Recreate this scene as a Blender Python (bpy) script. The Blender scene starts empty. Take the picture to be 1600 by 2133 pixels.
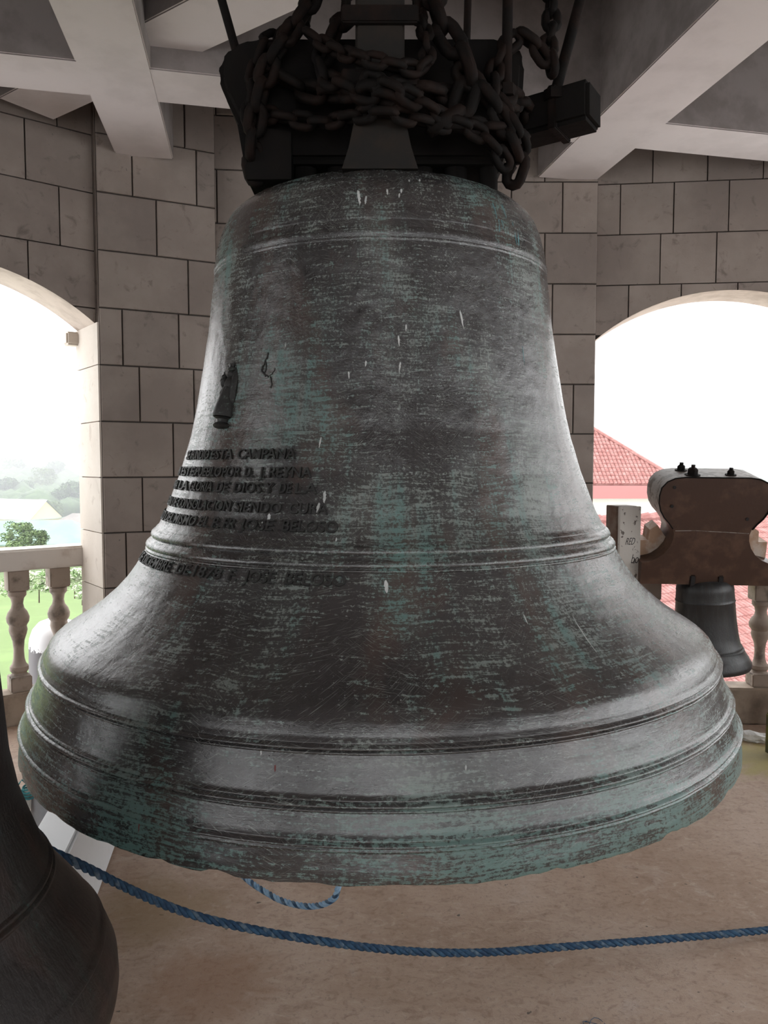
import bpy, bmesh, math, random
from mathutils import Vector, Matrix, noise

random.seed(7)
scene = bpy.context.scene
COL = scene.collection
R = math.radians
ZC = 1.65                                   # eye height of the photographer

# ------------------------------------------------------------------ camera
cam_d = bpy.data.cameras.new('camera'); cam = bpy.data.objects.new('camera', cam_d); COL.objects.link(cam)
cam.location = (0, 0, ZC)
cam.rotation_euler = (R(90 - 3.52), 0, 0)
cam_d.sensor_fit = 'HORIZONTAL'; cam_d.sensor_width = 36.0; cam_d.lens = 36.0   # 1600 px focal length on 1600 px
cam_d.clip_start = 0.02; cam_d.clip_end = 9000
scene.camera = cam

# ------------------------------------------------------------------ sky (overcast) and exposure
world = bpy.data.worlds.new('overcast_sky'); scene.world = world
world.use_nodes = True
wn = world.node_tree.nodes; wl = world.node_tree.links
wn['Background'].inputs['Color'].default_value = (0.97, 0.985, 1.0, 1)
wn['Background'].inputs['Strength'].default_value = 1.0
vs = scene.view_settings
vs.view_transform = 'Standard'; vs.look = 'None'; vs.gamma = 1.0; vs.use_curve_mapping = False
vs.exposure = 2.08
cy = scene.cycles                            # light paths kept short enough for the big frame
cy.max_bounces = 6; cy.diffuse_bounces = 4; cy.glossy_bounces = 2; cy.transmission_bounces = 0; cy.volume_bounces = 0
cy.adaptive_threshold = .03; cy.adaptive_min_samples = 24
sun_d = bpy.data.lights.new('veiled_sun', 'SUN'); sun_d.energy = 0.5; sun_d.angle = R(60)
sun = bpy.data.objects.new('veiled_sun', sun_d); COL.objects.link(sun)
sun.rotation_euler = (R(35), R(-25), 0)

# ------------------------------------------------------------------ materials
MATS = {}
def new_mat(name):
    m = bpy.data.materials.new(name); m.use_nodes = True
    nt = m.node_tree; b = nt.nodes['Principled BSDF']
    MATS[name] = m
    return m, nt, b
class NT:
    """tiny node helper"""
    def __init__(s, nt): s.nt = nt
    def n(s, t, **kw):
        o = s.nt.nodes.new(t)
        for k, v in kw.items(): setattr(o, k, v)
        return o
    def link(s, a, b): s.nt.links.new(a, b)
    def val(s, sock, v):
        if hasattr(v, 'is_linked') or isinstance(v, bpy.types.NodeSocket): s.link(v, sock)
        else: sock.default_value = v
    def math(s, op, a, b=0.0, c=0.0, clamp=False):
        o = s.n('ShaderNodeMath', operation=op); o.use_clamp = clamp
        s.val(o.inputs[0], a); s.val(o.inputs[1], b); s.val(o.inputs[2], c)
        return o.outputs[0]
    def noise(s, vec, scale, detail=5, rough=.55, dist=0.0):
        o = s.n('ShaderNodeTexNoise'); s.link(vec, o.inputs['Vector'])
        o.inputs['Scale'].default_value = scale; o.inputs['Detail'].default_value = detail
        o.inputs['Roughness'].default_value = rough; o.inputs['Distortion'].default_value = dist
        return o.outputs[0]
    def scale(s, vec, v):
        o = s.n('ShaderNodeVectorMath', operation='MULTIPLY'); s.link(vec, o.inputs[0]); o.inputs[1].default_value = v
        return o.outputs[0]
    def ramp(s, fac, lo, hi):
        o = s.n('ShaderNodeMapRange', interpolation_type='SMOOTHSTEP'); s.link(fac, o.inputs[0])
        o.inputs[1].default_value = lo; o.inputs[2].default_value = hi
        return o.outputs[0]
    def mix(s, fac, a, b):
        o = s.n('ShaderNodeMix', data_type='RGBA')
        s.val(o.inputs[0], fac)
        for sock, v in ((o.inputs[6], a), (o.inputs[7], b)):
            if isinstance(v, tuple): sock.default_value = (*v[:3], 1)
            else: s.link(v, sock)
        return o.outputs[2]
    def bump(s, h, strength=.3, dist=.01, normal=None):
        o = s.n('ShaderNodeBump'); s.link(h, o.inputs['Height'])
        o.inputs['Strength'].default_value = strength; o.inputs['Distance'].default_value = dist
        if normal is not None: s.link(normal, o.inputs['Normal'])
        return o.outputs[0]
    def coord(s, which='Object'): return s.n('ShaderNodeTexCoord').outputs[which]
    def pos(s): return s.n('ShaderNodeNewGeometry').outputs['Position']

def plain(name, col, col2=None, scale=6, rough=.7, metal=0.0, bump=.15, bscale=60, spec=.5, jitter=0.0, lo=.4, hi=.65, bdist=.004):
    m, nt, b = new_mat(name); h = NT(nt); p = h.pos()
    c = None
    if col2 is not None: c = h.mix(h.ramp(h.noise(p, scale, 7, .6), lo, hi), col, col2)
    if jitter:
        oi = h.n('ShaderNodeObjectInfo').outputs['Random']
        hsv = h.n('ShaderNodeHueSaturation')
        h.link(h.math('ADD', h.math('MULTIPLY', oi, 2 * jitter), 1 - jitter), hsv.inputs['Value'])
        if c is not None: h.link(c, hsv.inputs['Color'])
        else: hsv.inputs['Color'].default_value = (*col, 1)
        c = hsv.outputs[0]
    if c is not None: h.link(c, b.inputs['Base Color'])
    else: b.inputs['Base Color'].default_value = (*col, 1)
    b.inputs['Roughness'].default_value = rough; b.inputs['Metallic'].default_value = metal
    b.inputs['Specular IOR Level'].default_value = spec
    if bump: h.link(h.bump(h.noise(p, bscale, 4), bump, bdist), b.inputs['Normal'])
    return m

def stone_mat(name, c1, c2, c3):
    m, nt, b = new_mat(name); h = NT(nt); p = h.pos()
    big = h.noise(p, 2.2, 6, .6); mid = h.noise(p, 11, 8, .65, .6); fine = h.noise(p, 90, 4)
    c = h.mix(h.ramp(big, .35, .7), c1, c2)
    c = h.mix(h.math('MULTIPLY', h.ramp(mid, .56, .72), .75), c, c3)
    pits = h.ramp(h.noise(p, 38, 5, .7), .66, .72)
    c = h.mix(h.math('MULTIPLY', pits, .6), c, (.05, .042, .038))
    hsv = h.n('ShaderNodeHueSaturation'); h.link(c, hsv.inputs['Color'])
    oi = h.n('ShaderNodeObjectInfo').outputs['Random']
    h.link(h.math('ADD', h.math('MULTIPLY', oi, .2), .9), hsv.inputs['Value'])
    h.link(hsv.outputs[0], b.inputs['Base Color'])
    b.inputs['Roughness'].default_value = .78
    hh = h.math('ADD', h.math('MULTIPLY', mid, .6), h.math('MULTIPLY', fine, .25))
    h.link(h.bump(hh, .25, .008), b.inputs['Normal'])
    return m

def bell_mat(name, dark, rust, pat, teal, amount, k=1.0, rough=(.33, .55), metal=.35, lowteal=(-.55, -.78), spec=.8, ior=1.5, scratch=0.0):
    """weathered bronze: cylindrical mapping, brushed horizontally, patina blotches and run-off"""
    m, nt, b = new_mat(name); h = NT(nt)
    o = h.coord('Object')
    sx = h.n('ShaderNodeSeparateXYZ'); h.link(o, sx.inputs[0])
    ang = h.math('ARCTAN2', sx.outputs[0], h.math('MULTIPLY', sx.outputs[1], -1.0))
    cv = h.n('ShaderNodeCombineXYZ')
    h.link(h.math('MULTIPLY', ang, .75), cv.inputs[0]); h.link(sx.outputs[2], cv.inputs[1])
    v = h.scale(cv.outputs[0], (k, k, k))
    z = sx.outputs[2]
    warp = h.noise(v, 5, 3)
    cw = h.n('ShaderNodeCombineXYZ'); h.link(cv.outputs[0], cw.inputs[0])
    wv = h.n('ShaderNodeVectorMath', operation='ADD'); h.link(v, wv.inputs[0])
    cw = h.n('ShaderNodeCombineXYZ'); h.link(h.math('MULTIPLY', warp, .035), cw.inputs[1]); h.link(cw.outputs[0], wv.inputs[1])
    big = h.noise(v, 3.0, 5, .6)
    big2 = h.noise(h.scale(v, (1.7, .9, 1)), 2.6, 4, .55, .5)
    brush = h.noise(h.scale(wv.outputs[0], (4, 62, 1)), 1.6, 8, .78)
    brush2 = h.noise(h.scale(wv.outputs[0], (11, 240, 1)), 1.4, 4, .7)
    streak = h.noise(h.scale(v, (26, 2.2, 1)), 1.0, 5, .6)
    speck = h.noise(v, 120, 6, .75)
    grit = h.noise(v, 260, 3, .6)
    s1 = h.math('MULTIPLY', big, .27)
    s1 = h.math('ADD', s1, h.math('MULTIPLY', brush, .34))
    s1 = h.math('ADD', s1, h.math('MULTIPLY', brush2, .17))
    s1 = h.math('ADD', s1, h.math('MULTIPLY', speck, .33))
    s1 = h.math('ADD', s1, h.math('MULTIPLY', streak, .09))
    base = h.mix(h.ramp(big2, .48, .66), dark, rust)
    tmask = h.math('MULTIPLY', h.ramp(h.math('ADD', h.math('MULTIPLY', streak, .5), h.math('MULTIPLY', big2, .6)), .51, .67), .85)
    low = h.n('ShaderNodeMapRange', interpolation_type='SMOOTHSTEP'); h.link(z, low.inputs[0])
    low.inputs[1].default_value = lowteal[0]; low.inputs[2].default_value = lowteal[1]
    s1 = h.math('ADD', s1, h.math('MULTIPLY', low.outputs[0], .03))
    mask = h.ramp(s1, .630 - amount, .672 - amount)
    tmask = h.math('MAXIMUM', tmask, h.math('MULTIPLY', low.outputs[0], .8))
    patc = h.mix(tmask, pat, teal)
    c = h.mix(h.math('MULTIPLY', mask, .95), base, patc)
    # soft overall veil of patina in the mid tones
    c = h.mix(h.math('MULTIPLY', h.ramp(big, .42, .7), .18), c, patc)
    # hand-drawn looking scratches at a few slants, in patches
    sc = None
    for ang_, sx_, sy_, off in ((.16, 20, 620, 0.0), (-.22, 18, 560, 5.0), (.55, 24, 640, 9.0), (-.7, 24, 640, 13.0)):
        rt = h.n('ShaderNodeVectorRotate', rotation_type='Z_AXIS'); h.link(v, rt.inputs['Vector']); rt.inputs['Angle'].default_value = ang_
        ad = h.n('ShaderNodeVectorMath', operation='ADD'); h.link(rt.outputs[0], ad.inputs[0]); ad.inputs[1].default_value = (off, off, 0)
        ln = h.ramp(h.noise(h.scale(ad.outputs[0], (sx_, sy_, 1)), 1.0, 2, .5), .61, .67)
        ln = h.math('MULTIPLY', ln, h.ramp(h.noise(ad.outputs[0], 5, 2), .44, .6))
        sc = ln if sc is None else h.math('MAXIMUM', sc, ln)
    c = h.mix(h.math('MULTIPLY', sc, scratch), c, (.30, .325, .30))
    # fine pale flecks
    fl = h.ramp(h.math('ADD', h.math('MULTIPLY', speck, .6), h.math('MULTIPLY', brush2, .4)), .615, .66)
    c = h.mix(h.math('MULTIPLY', fl, .75), c, (.40, .42, .39))
    dk = h.ramp(h.math('ADD', h.math('MULTIPLY', grit, .5), h.math('MULTIPLY', speck, .5)), .40, .33)
    c = h.mix(h.math('MULTIPLY', dk, .7), c, (.012, .011, .011))
    h.link(c, b.inputs['Base Color'])
    rr = h.math('ADD', h.math('MULTIPLY', mask, rough[1] - rough[0]), rough[0])
    h.link(rr, b.inputs['Roughness'])
    h.link(h.math('MULTIPLY', h.math('SUBTRACT', 1.0, mask), metal), b.inputs['Metallic'])
    b.inputs['Specular IOR Level'].default_value = spec; b.inputs['IOR'].default_value = ior
    hh = h.math('ADD', h.math('MULTIPLY', brush, .5), h.math('MULTIPLY', brush2, .35))
    hh = h.math('ADD', hh, h.math('MULTIPLY', speck, .6))
    n1 = h.bump(hh, .22, .005)
    h.link(h.bump(h.noise(v, 22, 4, .6), .18, .012, n1), b.inputs['Normal'])
    return m

stone_mat('stone', (.225, .184, .160), (.300, .250, .220), (.140, .110, .094))
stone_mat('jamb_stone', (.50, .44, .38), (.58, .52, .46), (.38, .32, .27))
plain('joint', (.045, .036, .03), rough=.9)
plain('plaster_white', (.62, .565, .545), (.55, .50, .48), 3, .8, bump=.12, bscale=40)
plain('plaster_grey', (.235, .205, .195), (.175, .15, .138), 5, .85, bump=.2, bscale=30)
plain('soffit', (.50, .42, .36), (.40, .33, .28), 7, .85, bump=.3, bscale=25)
plain('baluster', (.33, .27, .225), (.14, .115, .095), 9, .8, bump=.3, bscale=45, lo=.45, hi=.68)
plain('rail', (.62, .575, .53), (.42, .35, .30), 6, .75, bump=.2, lo=.5, hi=.75)
plain('sill', (.34, .27, .21), (.20, .155, .12), 5, .85, bump=.3)
plain('curb_white', (.80, .81, .82), (.72, .73, .73), 8, .5, bump=.15, lo=.55, hi=.75)
plain('iron_black', (.008, .0068, .0062), (.016, .0095, .0075), 14, .75, 0, bump=.35, bscale=70, spec=.12)
plain('timber_black', (.010, .009, .0085), (.012, .010, .009), 9, .8, bump=.35, bscale=40, spec=.10)
plain('strap_iron', (.018, .0165, .015), (.026, .020, .016), 12, .7, 0, bump=.2, bscale=50, spec=.2)
plain('dropping', (.62, .63, .62), (.45, .47, .46), 40, .8)
plain('verdigris', (.10, .27, .30), (.16, .30, .31), 30, .7)
plain('red_paint', (.16, .02, .02), rough=.6)
plain('letters', (.028, .027, .026), (.085, .10, .09), 90, .55, 0, bump=.3, bscale=160, lo=.54, hi=.70, spec=.35)
plain('rope_blue', (.014, .048, .105), (.035, .10, .18), 45, .75, bump=.5, bscale=500, bdist=.002)
plain('rope_blue_b', (.02, .065, .13), (.12, .17, .22), 60, .75, bump=.5, bscale=500, bdist=.002)
plain('rope_pale', (.30, .45, .60), (.16, .30, .48), 50, .75, bump=.5, bscale=500, bdist=.002)
plain('wood_stock', (.044, .018, .009), (.085, .043, .026), 7, .42, bump=.35, bscale=30, lo=.45, hi=.7)
plain('wood_top', (.26, .235, .215), (.10, .08, .068), 14, .6, bump=.4, bscale=60, lo=.48, hi=.6)
plain('wood_pale', (.42, .27, .18), (.56, .47, .40), 12, .7, bump=.3)
plain('post_white', (.52, .49, .45), (.10, .08, .07), 26, .7, bump=.3, lo=.60, hi=.66)
plain('post_brown', (.13, .075, .05), (.20, .15, .12), 10, .7, bump=.3)
plain('ink', (.012, .010, .010), rough=.8, bump=0)
plain('pipe_grey', (.36, .37, .39), (.28, .29, .31), 10, .5, bump=.1)
plain('cloth_white', (.62, .60, .56), (.45, .42, .38), 40, .9, bump=.5, bscale=120)
plain('teal_twine', (.05, .24, .26), rough=.9)
plain('paper', (.72, .71, .69), (.55, .53, .5), 30, .9)
plain('moss_block', (.14, .13, .03), (.08, .075, .04), 14, .9, bump=.5)
plain('roof_red', (.19, .075, .066), (.26, .135, .122), 3.2, .85, bump=0, jitter=.12, lo=.38, hi=.68)
plain('fascia_pink', (.30, .125, .12), rough=.8, bump=0)
plain('house_white', (.80, .77, .72), rough=.8, bump=0)
plain('house_yellow', (.72, .62, .40), rough=.8, bump=0)
plain('roof_teal', (.15, .24, .20), (.19, .28, .24), .2, .6, bump=0)
plain('roof_pale', (.36, .42, .41), (.42, .47, .46), .2, .5, bump=0)
plain('roof_grey', (.17, .155, .145), (.22, .20, .19), .3, .7, bump=0)
plain('glass_dark', (.02, .025, .03), rough=.2, bump=0)
plain('leaf_a', (.085, .135, .045), (.14, .20, .075), .9, .8, bump=0, jitter=.25)
plain('leaf_b', (.045, .085, .033), (.075, .13, .048), .6, .8, bump=0, jitter=.25)
plain('leaf_white', (.55, .58, .45), (.16, .28, .09), 2.0, .8, bump=0)
plain('bark', (.08, .06, .045), rough=.9, bump=0)

bell_mat('bronze', (.036, .033, .034), (.068, .046, .040), (.185, .212, .194), (.080, .185, .170), .020, metal=0.0, spec=.5, rough=(.21, .42), ior=1.85, scratch=.45)
bell_mat('bronze_dark', (.014, .010, .0088), (.026, .015, .012), (.040, .040, .036), (.026, .066, .058), -.03, k=1.6,
         rough=(.42, .6), metal=0, lowteal=(-.93, -1.05), spec=.3)
bell_mat('bronze_small', (.022, .022, .023), (.028, .024, .023), (.08, .09, .09), (.06, .09, .085), -.02, k=2.2,
         rough=(.35, .5), metal=0, lowteal=(-9, -10), spec=.5)

def drum_mat():
    m, nt, b = new_mat('drum_flaked'); h = NT(nt); o = h.coord('Object')
    sx = h.n('ShaderNodeSeparateXYZ'); h.link(o, sx.inputs[0])
    e = h.math('ADD', sx.outputs[2], h.math('MULTIPLY', h.noise(o, 12, 6, .75), .30))
    c = h.mix(h.ramp(e, .555, .565), (.10, .09, .095), (.80, .80, .82))
    h.link(c, b.inputs['Base Color']); b.inputs['Roughness'].default_value = .6
drum_mat()

def floor_mat():
    m, nt, b = new_mat('floor_concrete'); h = NT(nt); p = h.pos()
    big = h.noise(p, 1.1, 5, .6, .6); mid = h.noise(p, 4.5, 7, .62, .8); fine = h.noise(p, 55, 6, .7)
    grit = h.noise(p, 300, 3, .6)
    c = h.mix(h.ramp(big, .36, .66), (.50, .375, .295), (.40, .275, .20))
    c = h.mix(h.math('MULTIPLY', h.ramp(mid, .50, .72), .6), c, (.35, .235, .17))
    c = h.mix(h.math('MULTIPLY', h.ramp(mid, .42, .28), .5), c, (.54, .45, .40))
    rub = h.noise(h.scale(p, (1.0, 1.6, 1.0)), 16, 9, .72, 1.2)
    c = h.mix(h.math('MULTIPLY', h.ramp(rub, .50, .66), .55), c, (.27, .165, .11))
    c = h.mix(h.math('MULTIPLY', h.ramp(rub, .46, .34), .40), c, (.60, .50, .43))
    c = h.mix(h.math('MULTIPLY', h.ramp(fine, .53, .66), .45), c, (.20, .135, .10))
    spots = h.ramp(h.noise(p, 24, 2, .5), .74, .76)
    c = h.mix(h.math('MULTIPLY', spots, .8), c, (.05, .04, .035))
    # rust run-off and mossy growth in the corner by the balustrade
    def patch(x, y, r, col, amt, c):
        d = h.n('ShaderNodeVectorMath', operation='DISTANCE'); h.link(p, d.inputs[0]); d.inputs[1].default_value = (x, y, 0)
        f = h.ramp(h.math('ADD', d.outputs['Value'], h.math('MULTIPLY', h.math('SUBTRACT', mid, .5), r * 1.8)), r, r * .3)
        return h.mix(h.math('MULTIPLY', f, amt), c, col)
    c = patch(2.1, 4.25, .42, (.30, .25, .045), .8, c)
    c = patch(-.55, 2.35, .28, (.26, .11, .04), .5, c)
    c = patch(-.85, 2.75, .30, (.27, .17, .07), .55, c)
    c = patch(-.65, 1.95, .30, (.15, .085, .045), .6, c)
    h.link(c, b.inputs['Base Color'])
    h.link(h.math('ADD', h.math('MULTIPLY', mid, .25), .38), b.inputs['Roughness'])
    hh = h.math('ADD', h.math('MULTIPLY', fine, .6), h.math('MULTIPLY', grit, .35))
    h.link(h.bump(hh, .6, .008), b.inputs['Normal'])
floor_mat()

def land_mat():
    m, nt, b = new_mat('land'); h = NT(nt); p = h.pos()
    a = h.noise(p, .02, 6, .65); f = h.noise(p, .25, 6, .7)
    c = h.mix(h.ramp(a, .4, .62), (.125, .18, .065), (.095, .145, .055))
    c = h.mix(h.math('MULTIPLY', h.ramp(f, .45, .7), .6), c, (.165, .245, .085))
    h.link(c, b.inputs['Base Color']); b.inputs['Roughness'].default_value = .9
land_mat()

# ------------------------------------------------------------------ object helpers
def link(o, parent=None):
    COL.objects.link(o)
    if parent is not None: o.parent = parent
    return o
def tag(o, label=None, cat=None, group=None, kind=None):
    if label: o['label'] = label
    if cat: o['category'] = cat
    if group: o['group'] = group
    if kind: o['kind'] = kind
    return o
def empty(name, loc=(0, 0, 0), rot=(0, 0, 0)):
    o = bpy.data.objects.new(name, None); o.empty_display_size = .1
    o.location = loc; o.rotation_euler = rot
    return link(o)
def obj_from(name, me, parent=None, loc=(0, 0, 0), rot=(0, 0, 0)):
    o = bpy.data.objects.new(name, me); o.location = loc; o.rotation_euler = rot
    return link(o, parent)

class MB:
    def __init__(s): s.v = []; s.f = []; s.m = []; s.cur = 0
    def add(s, vs, fs):
        b = len(s.v); s.v += [tuple(v) for v in vs]
        for f in fs: s.f.append(tuple(i + b for i in f)); s.m.append(s.cur)
        return s
    def box(s, c, d, M=None, ch=0.0):
        """box centred at c, full size d, optional chamfer"""
        hx, hy, hz = d[0] / 2, d[1] / 2, d[2] / 2
        if ch:
            bm = bmesh.new(); bmesh.ops.create_cube(bm, size=1)
            for v in bm.verts: v.co = Vector((v.co.x * d[0], v.co.y * d[1], v.co.z * d[2]))
            bmesh.ops.bevel(bm, geom=bm.edges[:], offset=ch, segments=2, affect='EDGES')
            bm.verts.ensure_lookup_table(); bm.verts.index_update()
            vs = [v.co.copy() for v in bm.verts]; fs = [[v.index for v in f.verts] for f in bm.faces]; bm.free()
        else:
            vs = [Vector((x, y, z)) for x in (-hx, hx) for y in (-hy, hy) for z in (-hz, hz)]
            fs = [(0, 1, 3, 2), (4, 6, 7, 5), (0, 4, 5, 1), (2, 3, 7, 6), (0, 2, 6, 4), (1, 5, 7, 3)]
        if M is not None: vs = [M @ v for v in vs]
        return s.add([v + Vector(c) for v in vs], fs)
    def prism(s, poly, y0, y1):
        """polygon in XZ (counter-clockwise seen from -Y) extruded along Y"""
        n = len(poly)
        vs = [(x, y0, z) for x, z in poly] + [(x, y1, z) for x, z in poly]
        fs = [tuple(range(n)), tuple(range(2 * n - 1, n - 1, -1))]
        fs += [(i, i + n, (i + 1) % n + n, (i + 1) % n) for i in range(n)]
        return s.add(vs, fs)
    def lathe(s, prof, seg, c=(0, 0, 0), close=False):
        n = len(prof); vs = []; fs = []
        for j in range(seg):
            a = 2 * math.pi * j / seg; ca, sa = math.cos(a), math.sin(a)
            vs += [(c[0] + r * ca, c[1] + r * sa, c[2] + z) for r, z in prof]
        for j in range(seg):
            k = (j + 1) % seg
            for i in range(n - 1):
                fs.append((j * n + i, j * n + i + 1, k * n + i + 1, k * n + i))
        return s.add(vs, fs)
    def tube(s, path, r, sides=8, cap=True):
        P = [Vector(p) for p in path]; n = len(P)
        rs = r if isinstance(r, (list, tuple)) else [r] * n
        t0 = (P[1] - P[0]).normalized()
        up = Vector((0, 0, 1)) if abs(t0.z) < .9 else Vector((1, 0, 0))
        nn = t0.cross(up).normalized(); vs = []
        for i in range(n):
            t = (P[min(i + 1, n - 1)] - P[max(i - 1, 0)]).normalized()
            nn = (nn - t * nn.dot(t)).normalized(); bb = t.cross(nn)
            for k in range(sides):
                a = 2 * math.pi * k / sides
                vs.append(P[i] + (nn * math.cos(a) + bb * math.sin(a)) * rs[i])
        fs = [(i * sides + k, i * sides + (k + 1) % sides, (i + 1) * sides + (k + 1) % sides, (i + 1) * sides + k)
              for i in range(n - 1) for k in range(sides)]
        if cap: fs += [tuple(range(sides - 1, -1, -1)), tuple(range((n - 1) * sides, n * sides))]
        return s.add(vs, fs)
    def blob(s, c, d, seed=0, amp=.15, sub=2, freq=1.0):
        bm = bmesh.new(); bmesh.ops.create_icosphere(bm, subdivisions=sub, radius=1)
        bm.verts.index_update(); vs = []
        for v in bm.verts:
            k = 1 + amp * noise.noise(v.co * 1.7 * freq + Vector((seed * 3.1, seed, -seed)))
            vs.append(Vector((v.co.x * d[0] * k + c[0], v.co.y * d[1] * k + c[1], v.co.z * d[2] * k + c[2])))
        fs = [[v.index for v in f.verts] for f in bm.faces]; bm.free()
        return s.add(vs, fs)
    def mesh(s, name, *mats, smooth=False, angle=None):
        me = bpy.data.meshes.new(name); me.from_pydata(s.v, [], s.f)
        for m in mats: me.materials.append(MATS[m])
        if len(mats) > 1: me.polygons.foreach_set('material_index', s.m)
        bm = bmesh.new(); bm.from_mesh(me); bmesh.ops.recalc_face_normals(bm, faces=bm.faces); bm.to_mesh(me); bm.free()
        if smooth:
            me.polygons.foreach_set('use_smooth', [True] * len(me.polygons))
            if angle: me.set_sharp_from_angle(angle=R(angle))
        me.update(); return me
    def build(s, name, *mats, parent=None, loc=(0, 0, 0), rot=(0, 0, 0), smooth=False, angle=None):
        return obj_from(name, s.mesh(name, *mats, smooth=smooth, angle=angle), parent, loc, rot)

def interp(x, xs, ys):
    if x <= xs[0]: return ys[0]
    for i in range(1, len(xs)):
        if x <= xs[i]: return ys[i - 1] + (ys[i] - ys[i - 1]) * (x - xs[i - 1]) / (xs[i] - xs[i - 1])
    return ys[-1]
def spline(pts, n):
    """Catmull-Rom through pts, n samples a span"""
    P = [Vector(p) for p in pts]; P = [P[0] * 2 - P[1]] + P + [P[-1] * 2 - P[-2]]; out = []
    for i in range(1, len(P) - 2):
        a, b, c, d = P[i - 1:i + 3]
        for k in range(n):
            t = k / n
            out.append(.5 * ((2 * b) + (c - a) * t + (2 * a - 5 * b + 4 * c - d) * t * t + (3 * b - a - 3 * c + d) * t ** 3))
    out.append(P[-2]); return out

# ================================================================== SETTING
CEIL = ZC + 2.60
FLOOR_POLY = [(-5.2, -1.2), (-2.9, -3.1), (2.9, -3.2), (5.0, -1.0), (5.0, 3.4), (4.4, 5.3), (1.35, 5.75), (-1.15, 5.45), (-1.85, 5.28), (-5.6, 2.35)]
def slab(name, poly, z0, z1, mat):
    mb = MB(); n = len(poly)
    mb.add([(x, y, z0) for x, y in poly] + [(x, y, z1) for x, y in poly],
           [tuple(range(n)), tuple(range(n, 2 * n))] + [(i, (i + 1) % n, (i + 1) % n + n, i + n) for i in range(n)])
    return tag(mb.build(name, mat), kind='structure')
tag(slab('floor', FLOOR_POLY, -.35, 0, 'floor_concrete'), 'worn reddish brown concrete floor of the belfry')
tag(slab('ceiling', FLOOR_POLY, CEIL, CEIL + .25, 'plaster_grey'), 'grey plastered ceiling slab above the beams')

TH = .34
BLK = .014
def arch_z(op, u):
    """underside of the arch at u; op = (u0, u1, spring_z, radius)"""
    u0, u1, sp, rad = op; c = (u0 + u1) / 2; hw = (u1 - u0) / 2
    cz = sp - math.sqrt(max(rad * rad - hw * hw, 0)); d = abs(u - c)
    return cz + math.sqrt(max(rad * rad - d * d, 0))
def wall(name, A, ang, length, ops, label, z_top=CEIL, thick=TH, z_bot=0.0, jamb=True):
    """wall whose inner face starts at A and runs at angle ang (deg); outward is +y of its frame"""
    root_loc = (A[0], A[1], 0); rz = R(ang)
    us = {0.0, length}
    for op in ops:
        n = 28
        us |= {op[0] + (op[1] - op[0]) * i / n for i in range(n + 1)}
    us = sorted(us); mb = MB()
    def inside(u0, u1):
        m = (u0 + u1) / 2
        for op in ops:
            if op[0] < m < op[1]: return op
    for u0, u1 in zip(us, us[1:]):
        op = inside(u0, u1)
        b0, b1 = (arch_z(op, u0), arch_z(op, u1)) if op else (z_bot, z_bot)
        mb.cur = 0
        mb.add([(u0, 0, b0), (u1, 0, b1), (u1, 0, z_top), (u0, 0, z_top), (u0, thick, b0), (u1, thick, b1), (u1, thick, z_top), (u0, thick, z_top)],
               [(0, 1, 2, 3), (5, 4, 7, 6)])
        mb.cur = 1
        if op: mb.add([(u0, -BLK, b0), (u1, -BLK, b1), (u1, thick, b1), (u0, thick, b0)], [(0, 3, 2, 1)])
    mb.cur = 1
    for op in ops:
        for u in op[:2]:
            mb.add([(u, 0, z_bot), (u, thick, z_bot), (u, thick, op[2]), (u, 0, op[2])], [(0, 1, 2, 3)])
    mb.cur = 0
    for u in (0, length):
        if not any(abs(u - e) < 1e-6 for op in ops for e in op[:2]):
            mb.add([(u, 0, z_bot), (u, thick, z_bot), (u, thick, z_top), (u, 0, z_top)], [(0, 1, 2, 3)])
    o = mb.build(name, 'joint', 'soffit', loc=root_loc, rot=(0, 0, rz))
    return tag(o, label, kind='structure')
GAP = .004
def stone_block(parent, u0, u1, z0, z1, ops=(), y=0.0, d=BLK, jut=None, mat='stone'):
    """one ashlar facing block; cut along the arch where it meets one"""
    u0 += GAP; u1 -= GAP; z0 += GAP; z1 -= GAP
    if u1 - u0 < .02: return
    j = random.uniform(-.0025, .0025); d = d + j
    cut = [op for op in ops if u0 < op[1] and u1 > op[0]]
    if not cut:
        b = .004; mb = MB()
        mb.add([(u0, y, z0), (u1, y, z0), (u1, y, z1), (u0, y, z1),
                (u0, y - d + b, z0), (u1, y - d + b, z0), (u1, y - d + b, z1), (u0, y - d + b, z1),
                (u0 + b, y - d, z0 + b), (u1 - b, y - d, z0 + b), (u1 - b, y - d, z1 - b), (u0 + b, y - d, z1 - b)],
               [(8, 9, 10, 11), (4, 5, 9, 8), (5, 6, 10, 9), (6, 7, 11, 10), (7, 4, 8, 11), (0, 1, 5, 4), (1, 2, 6, 5), (2, 3, 7, 6), (3, 0, 4, 7)])
        mb.build('stone_block', mat, parent=parent); return
    op = cut[0]; N = 24; cols = []
    for i in range(N + 1):
        u = u0 + (u1 - u0) * i / N
        zb = z0
        if op[0] <= u <= op[1]: zb = max(z0, arch_z(op, u) + .001)
        cols.append((u, zb))
    run = []
    for c in cols + [None]:
        if c is not None and c[1] < z1 - .004: run.append(c); continue
        if len(run) > 1:
            MB().prism(run + [(run[-1][0], z1), (run[0][0], z1)], y - d, y).build('stone_block', mat, parent=parent)
        run = []
def courses(parent, length, z0, hc, zmax, joints, ops=(), zmin=0.0, first=0.0):
    """rows of blocks; joints(row) gives the vertical joints"""
    k = 0; z = z0
    while z > zmin + .02: z -= hc; k -= 1
    while z < zmax - .02:
        js = [first] + [j for j in joints(k) if first + .03 < j < length - .03] + [length]
        for a, b in zip(js, js[1:]):
            stone_block(parent, a, b, max(z, zmin), min(z + hc, zmax), ops)
        z += hc; k += 1

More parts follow.
